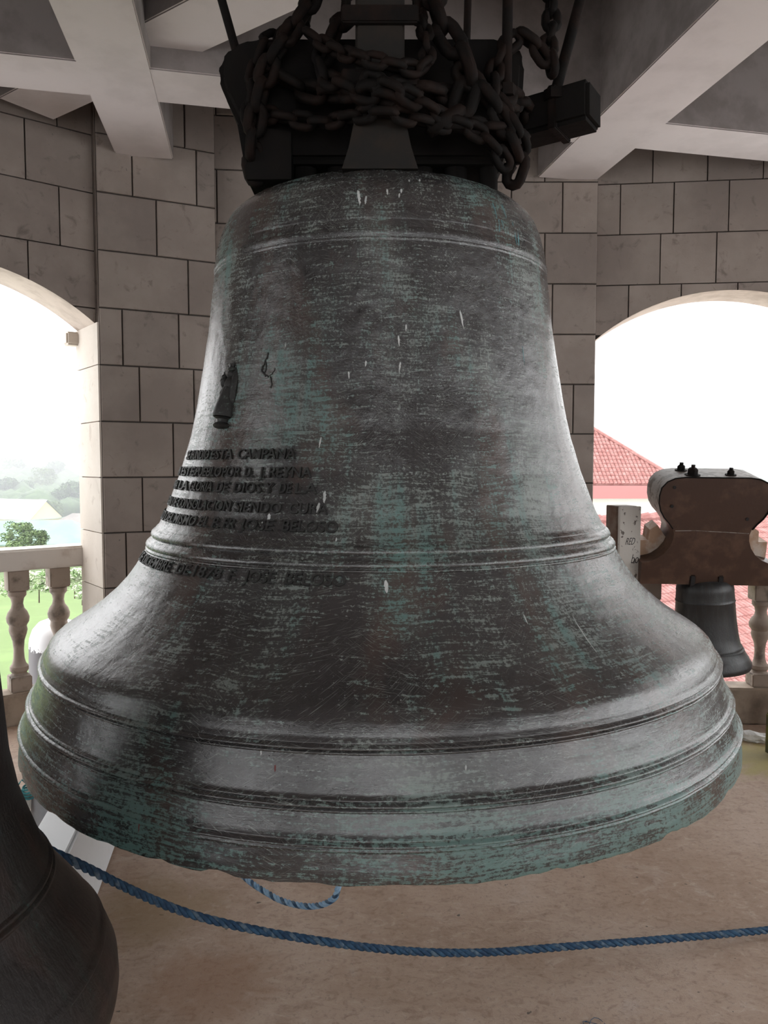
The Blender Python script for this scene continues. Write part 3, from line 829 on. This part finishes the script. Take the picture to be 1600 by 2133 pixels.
chain([(.085, 2.30, 2.58), (.085, 2.26, 1.6), (.09, 2.21, 1.28), (.11, 2.13, 1.15), (.10, 2.06, 1.03), (-.02, 2.01, 1.02), (-.12, 2.08, 1.08), (-.2, 2.13, 1.15)],
      'thin rusty chain crossing in front of the strap', .075, .05, .0105)
chain([(.50, 2.42, 2.58), (.497, 2.40, 1.6), (.49, 2.33, 1.30), (.47, 2.28, 1.20), (.475, 2.26, 1.13), (.40, 2.24, 1.20), (.33, 2.22, 1.15), (.30, 2.17, 1.02), (.36, 2.18, .93), (.40, 2.24, .86)],
      'rusty chain hanging beside the outward leaning rod', .09, .06, .0125)
chain([(.20, 2.13, 1.06), (.28, 2.14, .99), (.34, 2.17, .91), (.375, 2.22, .85), (.36, 2.25, .80)], 'short rusty chain down the right side to the bell shoulder', .11, .07, .015)
chain([(-.05, 2.03, .99), (.05, 2.0, .935), (.16, 2.08, .91), (.26, 2.13, .89), (.33, 2.18, .84), (.34, 2.2, .80)], 'short rusty chain from the strap to the right shoulder')

# ================================================================== DARK BELL IN THE FOREGROUND
B2X, B2Y = -.975, 1.30
P2 = [(.0, -.16), (.12, -.16), (.19, -.17), (.235, -.19), (.262, -.22), (.270, -.26), (.274, -.31), (.279, -.36), (.286, -.45), (.293, -.54), (.308, -.62), (.328, -.68), (.342, -.72), (.362, -.763), (.384, -.80), (.413, -.84), (.437, -.875),
      (.451, -.90), (.466, -.93), (.477, -.96), (.479, -1.0), (.476, -1.02)]
P2Z = [-z for r, z in P2]; P2R = [r for r, z in P2]
RIB2 = [(-.757, .005, .004), (-.768, .004, .003), (-.903, .004, .004), (-.345, .005, .004), (-.36, .004, .003)]
def bell2_r(z):
    r = interp(-z, P2Z, P2R)
    for zc, hw, d in RIB2:
        t = (z - zc) / hw
        if abs(t) < 1: r += d * (1 - t * t) ** .7
    return r
b2 = empty('church_bell', (B2X, B2Y, ZC)); tag(b2, 'dark brown bronze bell in the near left corner, cut by the frame', 'bell')
prof = [(0, -.16), (.12, -.16), (.19, -.17), (.22, -.182)]; z = -.19
while z > -1.02:
    prof.append((bell2_r(z), z)); z -= .0018 if any(abs(z - c) < w * 1.5 for c, w, d in RIB2) else .008
prof += [(.476, -1.02), (.45, -1.02), (.42, -.95), (.36, -.82), (.29, -.68), (.25, -.5), (.23, -.3), (.18, -.22), (0, -.21)]
o = MB().lathe(prof, 160).build('bell_body', 'bronze_dark', parent=b2, smooth=True, angle=50)
vs, fs = glyphs('1882'); mb = MB()
mb.add([on_bell(.34 + .30 * v.x, -.842 + (v.y - .5) * .050, .003 if v.z > .5 else -.002, bell2_r) for v in vs], fs)
mb.build('inscription_word', 'letters', parent=o)
for s in (-1, 1):
    MB().tube([(s * .07, -.05, -.17), (s * .075, -.05, -.08), (s * .05, 0, -.03), (s * .075, .05, -.08), (s * .07, .05, -.17)], .022, 8).build('crown_loop', 'bronze_dark', parent=b2, smooth=True)
MB().box((0, 0, .02), (.44, .16, .16), ch=.015).build('headstock', 'wood_stock', parent=b2)
for s in (-1, 1):
    MB().box((s * .14, 0, (CEIL - ZC) / 2 - .03), (.05, .18, CEIL - ZC - .06)).build('hanger_strap', 'strap_iron', parent=b2)

# ================================================================== ROPES
def rope(name, pts, r, mats, label, cat='rope', pitch=.075):
    P = spline(pts, 40); root = empty(name, P[0]); tag(root, label, cat)
    # even resampling
    Q = [P[0]]; step = .006
    for a, b in zip(P, P[1:]):
        while (b - Q[-1]).length > step: Q.append(Q[-1] + (b - Q[-1]).normalized() * step)
    n = len(Q)
    for s in range(3):
        path = []
        nn = Vector((0, 0, 1)); 
        for i in range(n):
            t = (Q[min(i + 1, n - 1)] - Q[max(i - 1, 0)]).normalized(); nn = (nn - t * nn.dot(t)).normalized(); bb = t.cross(nn)
            a = 2 * math.pi * (i * step / pitch + s / 3)
            path.append(Q[i] + (nn * math.cos(a) + bb * math.sin(a)) * r * .52 - Q[0])
        MB().tube(path, r * .56, 7).build('strand', mats[s % len(mats)], parent=root, smooth=True)
rope('rope', [(-.98, 1.82, ZC - .86), (-.814, 1.92, ZC - 1.014), (-.556, 2.15, ZC - 1.301), (-.146, 2.25, ZC - 1.452), (.229, 2.35, ZC - 1.548), (.636, 2.45, ZC - 1.59), (1.358, 2.60, ZC - 1.628), (1.9, 2.72, ZC - 1.634)],
     .0118, ['rope_blue', 'rope_blue', 'rope_blue_b'], 'blue twisted rope sagging across the foreground from the dark bell')
rope('rope', [(-.05, 2.55, ZC - .86), (-.45, 2.85, ZC - 1.08), (-.72, 2.88, ZC - 1.27), (-.60, 2.72, ZC - 1.375), (-.495, 2.60, ZC - 1.43), (-.388, 2.50, ZC - 1.441), (-.317, 2.45, ZC - 1.442), (-.233, 2.40, ZC - 1.425), (-.167, 2.35, ZC - 1.375), (-.141, 2.32, ZC - 1.307), (-.10, 2.38, ZC - 1.1), (-.02, 2.47, ZC - .86)],
     .0098, ['rope_pale', 'rope_pale', 'rope_blue_b'], 'pale blue rope looping down below the rim of the big bell', pitch=.05)

# ================================================================== THINGS ON THE FLOOR, LEFT
cb = empty('low_wall', (-1.0, 2.35, 0), (0, 0, R(9.8))); tag(cb, 'low white painted wall behind the dark bell', 'low wall')
MB().box((-.085, .15, .20), (.15, 1.9, .40), ch=.012).build('wall_body', 'curb_white', parent=cb)
pp = empty('grey_pipe', (-1.365, 2.97, 0)); tag(pp, 'short grey pipe standing beside the low white wall', 'pipe')
MB().lathe([(.024, .0), (.034, .0), (.034, .355), (.024, .355), (.024, 0)], 24).build('pipe_wall', 'pipe_grey', parent=pp, smooth=True, angle=40)
ck = empty('wrapped_stick', (-1.45, 2.84, 0)); tag(ck, 'white cloth wrapped stick leaning on the grey pipe, teal twine at its tip', 'stick')
pth = [(0, 0, 0), (.015, .03, .14), (.035, .07, .27), (.06, .10, .375)]
MB().tube(spline(pth, 5), [.02 + .004 * math.sin(i * 1.7) for i in range(16)], 9).build('cloth', 'cloth_white', parent=ck, smooth=True)
mb = MB()
for k in range(4):
    c = Vector((.055 + .003 * k, .095, .355 + .012 * k))
    mb.tube([c + Vector((.026 * math.cos(a), .026 * math.sin(a), .004 * math.sin(2 * a + k))) for a in [i * math.pi / 6 for i in range(13)]], .004, 5)
mb.tube([(.06, .09, .40), (.045, .07, .43), (.03, .075, .41)], .003, 5)
mb.build('twine', 'teal_twine', parent=ck)
# domed drum outside, behind the balusters
dpos = aL + dL * 1.54 + nL * .33
dr = empty('metal_drum', (dpos.x, dpos.y, 0), (R(4), R(4), 0)); tag(dr, 'round topped grey drum with flaking white paint behind the left balusters', 'drum')
MB().lathe([(0, 0), (.165, 0), (.17, .01), (.17, .44), (.168, .47), (.15, .53), (.115, .575), (.06, .60), (0, .605)], 40).build('drum_shell', 'drum_flaked', parent=dr, smooth=True, angle=45)

# ================================================================== SMALL BELL AND ITS HEADSTOCK, RIGHT
SX, SY = 1.885, 4.55
K = 4.55 / 1600
sm = empty('church_bell', (SX + .03, SY, ZC - .72)); tag(sm, 'small dark bell hanging from the scalloped wooden headstock on the right', 'bell')
sp = [(0, .045), (.10, .045), (.135, .035), (.158, .01), (.163, -.02), (.162, -.03), (.165, -.07), (.1655, -.078), (.169, -.085), (.166, -.092), (.172, -.2), (.182, -.29), (.193, -.345), (.199, -.352), (.203, -.36), (.203, -.368), (.212, -.375), (.213, -.384),
      (.232, -.42), (.237, -.425), (.239, -.434), (.252, -.455), (.254, -.475), (.247, -.487), (.215, -.487), (.19, -.42), (.16, -.3), (.14, -.05), (.1, .0), (0, .01)]
MB().lathe(sp, 72).build('bell_body', 'bronze_small', parent=sm, smooth=True, angle=45)
for s in (-1, 1):
    MB().tube([(s * .085, -.075, .03), (s * .085, -.085, .075), (s * .08, -.06, .115), (s * .075, -.02, .12)], .016, 8).build('crown_loop', 'bronze_small', parent=sm, smooth=True)
MB().tube([(0, 0, .0), (.01, .01, -.44)], [.012, .02], 8).build('clapper', 'iron_black', parent=sm)
sm.rotation_euler = (R(1.5), R(-3), 0)

yk = empty('bell_yoke', (SX, SY, ZC - .70), (R(11), R(.6), R(-3))); yk.scale = (.94, 1, 1); tag(yk, 'dark varnished wooden headstock with rounded top and scooped waist', 'headstock')
half = [(.205, .02), (.405, .02), (.405, .15), (.365, .155), (.315, .175), (.275, .205), (.245, .245), (.228, .29), (.225, .325), (.237, .36), (.262, .392), (.295, .425), (.32, .465), (.333, .51), (.335, .555), (.325, .60), (.295, .635), (.25, .655), (.19, .662)]
poly = [(x, z) for x, z in half] + [(-x, z) for x, z in half[::-1]]
bm = bmesh.new(); vv = [bm.verts.new((x, -.10, z)) for x, z in poly]; ff = bm.faces.new(vv)
rr_ = bmesh.ops.extrude_face_region(bm, geom=[ff])
for v in [g for g in rr_['geom'] if isinstance(g, bmesh.types.BMVert)]: v.co.y = .15
bmesh.ops.recalc_face_normals(bm, faces=bm.faces)
me = bpy.data.meshes.new('yoke_board'); 
for m_ in ('wood_stock', 'wood_top'): me.materials.append(MATS[m_])
for f in bm.faces:
    if abs(f.normal.y) < .5 and f.calc_center_median().z > .42: f.material_index = 1
bm.to_mesh(me); bm.free(); me.polygons.foreach_set('use_smooth', [True] * len(me.polygons)); me.set_sharp_from_angle(angle=R(40)); obj_from('yoke_board', me, yk)
# worn edge bead along the rounded top
MB().tube([(x, -.104, z - .003) for x, z in [p for p in half[9:]] + [(-x, z) for x, z in half[9:][::-1]]], .004, 6).build('edge_bead', 'timber_black', parent=yk, smooth=True)
MB().tube([(-.22, -.1025, .345), (-.1, -.1025, .348), (.05, -.1025, .342), (.22, -.1025, .335)], .0025, 5).build('board_seam', 'wood_top', parent=yk)
for i, (x, y, big_) in enumerate([(-.135, -.055, 1.0), (-.16, .075, .8), (.095, -.045, .72)]):
    bo = MB(); k = big_
    bo.lathe([(0, .006), (.03 * k, .006), (.03 * k, .035 * k), (.02 * k, .045 * k), (0, .045 * k)], 6 if i else 12)
    bo.lathe([(0, .04 * k), (.012, .04 * k), (.012, .062 * k), (0, .062 * k)], 8)
    bt = bo.build('bolt', 'iron_black', parent=yk, loc=(x, y, .660), smooth=True, angle=30)
    MB().lathe([(0, 0), (.045 * k, 0), (.045 * k, .008), (0, .008)], 20).build('washer', 'iron_black', parent=bt)
for x, z in ((-.25, .60), (-.255, .49), (.20, .42)):
    MB().lathe([(0, 0), (.010, 0), (.010, .004), (0, .004)], 10).build('nail_hole', 'ink', parent=yk, loc=(x, -.101, z), rot=(R(90), 0, 0))
for s in (-1, 1):
    c = [(s * .395, .152), (s * .395, .25), (s * .34, .25), (s * .335, .315), (s * .29, .345), (s * .255, .30), (s * .232, .27), (s * .25, .235), (s * .28, .20), (s * .32, .17)]
    if s > 0: c = c
    MB().prism(c if s < 0 else c[::-1], .02, .14).build('cheek_block', 'wood_pale', parent=yk)
    MB().box((s * .085, -.098, .045), (.04, .02, .07), ch=.008).build('loop_notch', 'ink', parent=yk)
    MB().tube([(s * .40, .01, .085), (s * .50, .01, .085)], .022, 10).build('axle', 'iron_black', parent=yk)

def post(x, w, d, label, script):
    o = empty('wooden_post', (x, SY + .03, 0), (0, 0, R(10))); tag(o, label, 'post', 'posts carrying the small bell')
    h = ZC - .245
    MB().box((.01, -d / 2 + .012, h / 2), (w, .024, h), ch=.003).build('front_board', 'post_white', parent=o)
    MB().box((.0, .012, h / 2), (w - .004, d - .024, h + .004), ch=.003).build('core', 'post_brown', parent=o)
    if script:
        for t, u0, u1, z0, hh in (('RED', -.02, .035, ZC - .47, .042), ('bo', .018, .062, ZC - .58, .055)):
            vs, fs = glyphs(t, bold=-.01); m = MB()
            m.add([(u0 + (u1 - u0) * v.x + .012 * (v.y), -d / 2 - (.0015 if v.z > .5 else -.001), z0 + v.y * hh) for v in vs], fs)
            m.build('scrawl', 'ink', parent=o)
    MB().tube([(w / 2 + .0, -.01, h - .23), (w / 2 + .03, -.01, h - .23)], .008, 6).build('bolt', 'iron_black', parent=o)
post(1.425, .135, .16, 'white painted flaking wooden post with scrawled letters left of the headstock', True)
post(2.45, .135, .16, 'white painted wooden post at the right end of the headstock', False)

# litter and a mossy block by the balustrade
def crumple(c, d, seed, name, mat, label, cat):
    bm = bmesh.new(); bmesh.ops.create_icosphere(bm, subdivisions=3, radius=1)
    for v in bm.verts:
        n = v.co.normalized(); k = 1 + .45 * noise.noise(n * 2.3 + Vector((seed, 0, 0))) + .22 * noise.noise(n * 6 + Vector((0, seed, 0)))
        v.co = Vector((n.x * d[0] * k, n.y * d[1] * k, max(n.z * d[2] * k, -d[2] * .7) + d[2] * .7))
    me = bpy.data.meshes.new(name); bm.to_mesh(me); bm.free(); me.materials.append(MATS[mat])
    return tag(obj_from(name, me, None, c, (0, 0, R(-28))), label, cat)
crumple((2.20, 4.50, 0), (.10, .035, .035), 3, 'crumpled_paper', 'paper', 'crumpled white paper on the floor below the right balustrade', 'litter')
mk = MB(); mk.box((0, 0, .13), (.12, .12, .26), ch=.02)
tag(mk.build('mossy_block', 'moss_block', loc=(2.235, 4.25, 0), rot=(0, 0, R(12))), 'greenish mossy block at the right frame edge', 'block')
for i, (x, y, a) in enumerate(((.62, 2.17, 20), (.50, 2.02, -30))):
    m = MB()
    for k in range(3):
        q = [Vector((.03 * math.cos(t * 1.3 + k * 2 + i), .02 * math.sin(t * 1.9 + k), .002 + .003 * math.sin(t))) for t in [j * .4 for j in range(6)]]
        m.tube(q, .0011, 4)
    tag(m.build('rope_fibre', 'rope_blue_b', loc=(x, y, 0), rot=(0, 0, R(a))), ['loose blue rope fibres on the floor, nearer the blue rope', 'loose blue rope fibres on the floor, nearer the camera'][i], 'fibres', 'loose rope fibres')

# ================================================================== OUTSIDE
GZ = ZC - 17.0
def ground_h(x, y):
    d = math.hypot(x, y); h = 0
    if d > 240:
        t = (d - 240) / 900; a = math.atan2(x, y)
        ridge = 44 + 9 * math.sin(a * 9 + 1.0) + 5 * math.sin(a * 23) + 7 * noise.noise(Vector((x * .004, y * .004, 0)))
        if a > .15: ridge *= .55
        h = max(0.0, min(t, 1.0)) ** 1.4 * ridge
        h += 5 * noise.noise(Vector((x * .011, y * .011, 2))) * min(1, t * 3)
    return h
mb = MB(); NA, ND = 90, 60; vs = []
for i in range(NA + 1):
    a = R(-62 + 124 * i / NA)
    for j in range(ND + 1):
        d = 22 * (1450 / 22) ** (j / ND); x, y = d * math.sin(a), d * math.cos(a)
        vs.append((x, y, GZ + ground_h(x, y)))
mb.add(vs, [(i * (ND + 1) + j, (i + 1) * (ND + 1) + j, (i + 1) * (ND + 1) + j + 1, i * (ND + 1) + j + 1) for i in range(NA) for j in range(ND)])
tag(mb.build('ground', 'land', smooth=True), 'green countryside and low hills beyond the tower', kind='structure')
# far blue mountain on the right
mb = MB(); vs = []
for i in range(61):
    a = R(8 + 32 * i / 60); d = 3400
    hh = 90 + 60 * math.exp(-((math.degrees(a) - 26.5) / 3.5) ** 2) + 25 * noise.noise(Vector((i * .3, 0, 0))) + 30 * math.sin(i * .12)
    vs += [(d * math.sin(a), d * math.cos(a), GZ), ((d + 500) * math.sin(a), (d + 500) * math.cos(a), ZC + hh * .62), ((d + 1100) * math.sin(a), (d + 1100) * math.cos(a), GZ)]
mb.add(vs, [(i * 3 + k, i * 3 + 3 + k, i * 3 + 4 + k, i * 3 + 1 + k) for i in range(60) for k in range(2)])
tag(mb.build('mountain', 'leaf_b', smooth=True), 'distant mountain ridge in the haze right of the red roof', 'mountain')

def crown_mesh(name, mat, seed, n=1500, size=.085):
    """a crown of small bent leaves gathered on lumps of foliage"""
    rnd = random.Random(seed); mb = MB(); lumps = []
    for i in range(16):
        z = rnd.uniform(-.45, .8); rr = rnd.uniform(.2, .75) * math.sqrt(max(.1, 1 - z * z)); a = rnd.uniform(0, 6.28)
        lumps.append((Vector((rr * math.cos(a), rr * math.sin(a), z)), rnd.uniform(.22, .40)))
    for i in range(n):
        c, r = lumps[i % len(lumps)]
        d = Vector((rnd.gauss(0, 1), rnd.gauss(0, 1), rnd.gauss(0, 1))).normalized()
        p = c + d * r * rnd.uniform(.55, 1.05)
        t = Vector((rnd.gauss(0, 1), rnd.gauss(0, 1), rnd.gauss(0, .6))).normalized(); w = t.cross(d + Vector((.01, .02, .03))).normalized()
        l = size * rnd.uniform(.7, 1.5)
        mb.add([p - t * l, p + w * l * .55 + d * l * .2, p + t * l, p - w * l * .55 + d * l * .2], [(0, 1, 2), (0, 2, 3)])
    me = mb.mesh(name, mat); return me
CR = [crown_mesh('crown', 'leaf_a', 11), crown_mesh('crown', 'leaf_b', 23), crown_mesh('crown', 'leaf_a', 37)]
TR = MB().tube([(0, 0, -1.4), (.03, 0, -.3)], [.09, .06], 7).mesh('trunk', 'bark')
def tree(px, py, d, size, k, label):
    x = (px - 800) / 1600 * d; z = ZC - (py - 968) / 1600 * d
    t = empty('tree', (x, d, z - size * 1.4)); tag(t, label, 'tree', 'trees in the valley on the left')
    c = obj_from('crown', CR[k], t, (0, 0, size * 1.4)); c.scale = (size, size, size * .85)
    s = obj_from('trunk', TR, t, (0, 0, size * 1.4)); s.scale = (size,) * 3
TREES = [(38, 1122, 118, 2.9, 0, 'leafy bright green tree in front of the teal roof, left of the pair'), (74, 1130, 112, 2.1, 0, 'smaller leafy tree in front of the teal roof, right of the pair'),
 (152, 1035, 260, 6.5, 1, 'large dark tree beside the pier edge behind the grey roof'), (128, 1048, 255, 5.0, 1, 'dark tree just left of the large tree by the pier'),
 (92, 1003, 330, 6.5, 0, 'round pale tree in the middle of the valley'), (20, 1022, 290, 6.0, 1, 'dark tree behind the pale school roof, far left'),
 (55, 1025, 300, 5.5, 1, 'dark tree behind the middle of the pale school roof'), (120, 985, 420, 8, 1, 'hazy tree at the foot of the hill near the pier'),
 (30, 985, 430, 9, 0, 'hazy tree at the foot of the hill, far left'), (70, 968, 520, 10, 1, 'small hazy tree halfway up the hill'), (-40, 1110, 120, 3.2, 1, 'tree just outside the left frame edge by the teal roof'),
 (112, 1062, 235, 3.5, 2, 'bushy tree right of the pale school gable')]
for a in TREES: tree(*a)
rnd = random.Random(5); mb = MB()
for i in range(3600):
    a = R(rnd.uniform(-34, -14)) if i < 2700 else R(rnd.uniform(10, 34)); d = rnd.uniform(260, 1150)
    x, y = d * math.sin(a), d * math.cos(a); s = rnd.uniform(3, 6.5)
    mb.blob((x, y, GZ + ground_h(x, y) + s * .5), (s, s, s * .8), i, .6, 1, 2)
tag(mb.build('hillside_forest', 'leaf_b', smooth=True), 'dense trees covering the hills', 'forest', kind='stuff')
# flowering shrubs and rough growth below the left rail
SH = crown_mesh('foliage', 'leaf_white', 51, 900, .10)
for i, (px, py, d, s, lb) in enumerate([(75, 1222, 66, 1.5, 'pale flowering shrub between the two nearest left balusters'), (150, 1215, 70, 1.5, 'pale flowering shrub close to the left pier'),
                                  (20, 1230, 64, 1.3, 'pale flowering shrub left of the first baluster'), (110, 1200, 75, 1.6, 'pale flowering shrub just under the left handrail'), (165, 1240, 62, .9, 'low pale shrub at the edge of the lawn by the pier')]):
    t = empty('flowering_shrub', ((px - 800) / 1600 * d, d, ZC - (py - 968) / 1600 * d - s)); tag(t, lb, 'shrub', 'flowering shrubs by the lawn')
    c = obj_from('foliage', SH, t, (0, 0, s)); c.scale = (s * 1.2, s, s * .8); c.rotation_euler = (0, 0, i * 1.3)
    st = obj_from('stem', TR, t, (0, 0, s)); st.scale = (s * .5, s * .5, s * .7)

def house(name, c, rot, L, W, h, rh, wall_m, roof_m, label, hip=0.0, over=.6, n_win=5):
    o = empty(name, (c[0], c[1], c[2]), (0, 0, R(rot))); tag(o, label, 'building')
    mb = MB(); mb.box((0, 0, h / 2), (L, W, h))
    if not hip:
        for s in (-1, 1): mb.add([(s * L / 2, -W / 2, h), (s * L / 2, W / 2, h), (s * L / 2, 0, h + rh * .92)], [(0, 1, 2)])
    mb.build('wall', wall_m, parent=o)
    a, b = L / 2 + over, W / 2 + over; e = h - .15; rp = h + rh
    mb = MB()
    mb.add([(-a, -b, e), (a, -b, e), (a, b, e), (-a, b, e), (-a + hip, 0, rp), (a - hip, 0, rp), (-a, -b, e - .25), (a, -b, e - .25), (a, b, e - .25), (-a, b, e - .25)],
           [(0, 1, 5, 4), (2, 3, 4, 5)] + ([(1, 2, 5), (3, 0, 4)] if hip else []) + [(0, 6, 7, 1), (1, 7, 8, 2), (2, 8, 9, 3), (3, 9, 6, 0), (6, 9, 8, 7)])
    mb.build('roof', roof_m, parent=o)
    for i in range(n_win):
        x = -L / 2 + L * (i + .5) / n_win
        w = MB().box((x, -W / 2 - .03, h * .5), (L / n_win * .5, .08, h * .45)).build('window', 'house_white', parent=o)
        MB().box((x, -W / 2 - .08, h * .5), (L / n_win * .42, .04, h * .37)).build('pane', 'glass_dark', parent=w)
    return o
house('school_building', (-99, 203, ZC - 17.2), -24, 26, 10, 3.6, 4.6, 'house_yellow', 'roof_pale', 'long building with pale roof and yellow gable in the valley')
house('teal_roof_building', (-66, 132, ZC - 15.6), 8, 34, 12, 2.6, 3.4, 'house_yellow', 'roof_teal', 'low building with a teal green hipped roof behind the left rail', hip=6)
house('grey_roof_building', (-61, 158, ZC - 16.2), -12, 16, 12, 2.6, 3.6, 'house_white', 'roof_grey', 'low building with a brownish grey roof next to the left pier', hip=5)

# --- tiled roofs, right: rolls run down the slope, each course steps over the next
def tiled_plane(name, parent, O, eu, ed, en, poly_test, U, V, roll, course, mat):
    """O ridge corner, eu along the ridge, ed down the slope, en normal; all tiles of the plane as one mesh"""
    mb = MB(); nu = int((U[1] - U[0]) / roll); nv = int((V[1] - V[0]) / course); hh = roll * .30
    sec = [(0.0, 0.0), (.18, .75), (.5, 1.0), (.82, .75), (1.0, 0.0)]
    for i in range(nu):
        for j in range(nv):
            u = U[0] + i * roll; v = V[0] + j * course
            if not poly_test(u + roll / 2, v + course / 2): continue
            vs = []
            for vv, lift in ((v, 0.0), (v + course * 1.04, .035)):
                for a, b in sec: vs.append(O + eu * (u + a * roll * .96) + ed * vv + en * (b * hh + lift * roll * 3))
            fs = [(k, k + 1, k + 6, k + 5) for k in range(4)] + [(5, 6, 7, 8, 9)]
            mb.add(vs, fs)
    return mb.build(name, mat, parent=parent)
def frame_from(dxy, pitch):
    """down-slope plan direction and pitch -> (along ridge, down, normal)"""
    d = Vector((dxy[0], dxy[1], 0)).normalized(); p = R(pitch)
    ed = Vector((d.x * math.cos(p), d.y * math.cos(p), -math.sin(p))); eu = Vector((-d.y, d.x, 0)); en = eu.cross(ed)
    if en.z < 0: en = -en
    return eu, ed, en
# hipped roof of the church further back
hb = empty('hip_roof_building', (7.0, 50.0, ZC - 14)); tag(hb, 'white building with a red tiled hipped roof and pink fascia', 'building')
ez, az = 14 - 1.20, 14 + 3.35
xl, xr, yf, ya, xa = -14.0, 10.6, -5.0, 1.2, 5.15
m = MB(); m.box(((xl + xr) / 2, 6, (ez - .8) / 2), (xr - xl - 1.0, 20, ez - .8)); m.build('wall', 'house_white', parent=hb)
MB().box(((xl + xr) / 2, yf - .12, ez - .40), (xr - xl + .3, .25, .75)).build('fascia', 'fascia_pink', parent=hb)
MB().box((xr + .1, 6, ez - .40), (.25, 22, .75)).build('fascia', 'fascia_pink', parent=hb)
m = MB(); m.add([(xl, yf, ez), (xr, yf, ez), (xr, 17, ez), (xl, 17, ez), (xa, ya, az), (xl, ya, az), (xa, 11, az), (xl, 11, az)],
                [(0, 1, 4, 5), (1, 2, 6, 4), (2, 3, 7, 6), (4, 6, 7, 5)]); hdeck = m.build('roof_deck', 'roof_red', parent=hb)
dn = Vector((0, yf - ya, ez - az)); sl = dn.length; ed = dn.normalized(); eu = Vector((1, 0, 0)); en = Vector((0, ed.z, -ed.y)); en = en if en.z > 0 else -en
tiled_plane('roof_tiles', hdeck, Vector((xa, ya, az)), eu, ed, en, lambda u, v: u < (xr - xa) * v / sl, (-9.0, xr - xa + .3), (0, sl), .235, .40, 'roof_red')['kind'] = 'stuff'
MB().tube([(xa, ya, az + .08), (xr, yf, ez + .08)], .13, 8).build('hip_ridge', 'roof_red', parent=hdeck)
# nearer roof below the small bell
nr = empty('lower_roof', (8.5, 20.0, ZC - 4.15)); tag(nr, 'nearer red tiled roof below the small bell', 'roof')
eu, ed, en = frame_from((.50, -.87), 25)
Ut, Vt = (-7.5, 20), (-5.45, 8.5)
m = MB(); cs = [eu * u + ed * v - en * .02 for u, v in ((Ut[0], Vt[0]), (Ut[1], Vt[0]), (Ut[1], Vt[1]), (Ut[0], Vt[1]))]
m.add(cs + [c - en * .3 for c in cs], [(0, 1, 2, 3), (4, 7, 6, 5), (0, 4, 5, 1), (1, 5, 6, 2), (2, 6, 7, 3), (3, 7, 4, 0)]); ndeck = m.build('roof_deck', 'roof_red', parent=nr)
tiled_plane('roof_tiles', ndeck, Vector((0, 0, 0)), eu, ed, en, lambda u, v: True, Ut, Vt, .165, .34, 'roof_red')['kind'] = 'stuff'
for i in range(int((Ut[1] - Ut[0]) / .45)):
    u = Ut[0] + i * .45
    MB().tube([eu * u + ed * Vt[0] + en * .05, eu * (u + .47) + ed * Vt[0] + en * .09], [.15, .17], 8).build('ridge_tile', 'roof_red', parent=ndeck)

# --- haze over the countryside
hz = MB(); hz.box((0, 2050, 28), (4200, 3900, 110))
ho = hz.build('haze', 'plaster_white'); ho.data.materials.clear()
hm = bpy.data.materials.new('haze'); hm.use_nodes = True; hn = hm.node_tree; hn.nodes.clear()
vo = hn.nodes.new('ShaderNodeVolumeScatter'); vo.inputs['Density'].default_value = .0028; vo.inputs['Color'].default_value = (.93, .97, 1, 1)
ou = hn.nodes.new('ShaderNodeOutputMaterial'); hn.links.new(vo.outputs[0], ou.inputs['Volume']); ho.data.materials.append(hm)
tag(ho, 'pale daytime haze hanging over the valley and hills', 'haze', kind='stuff')
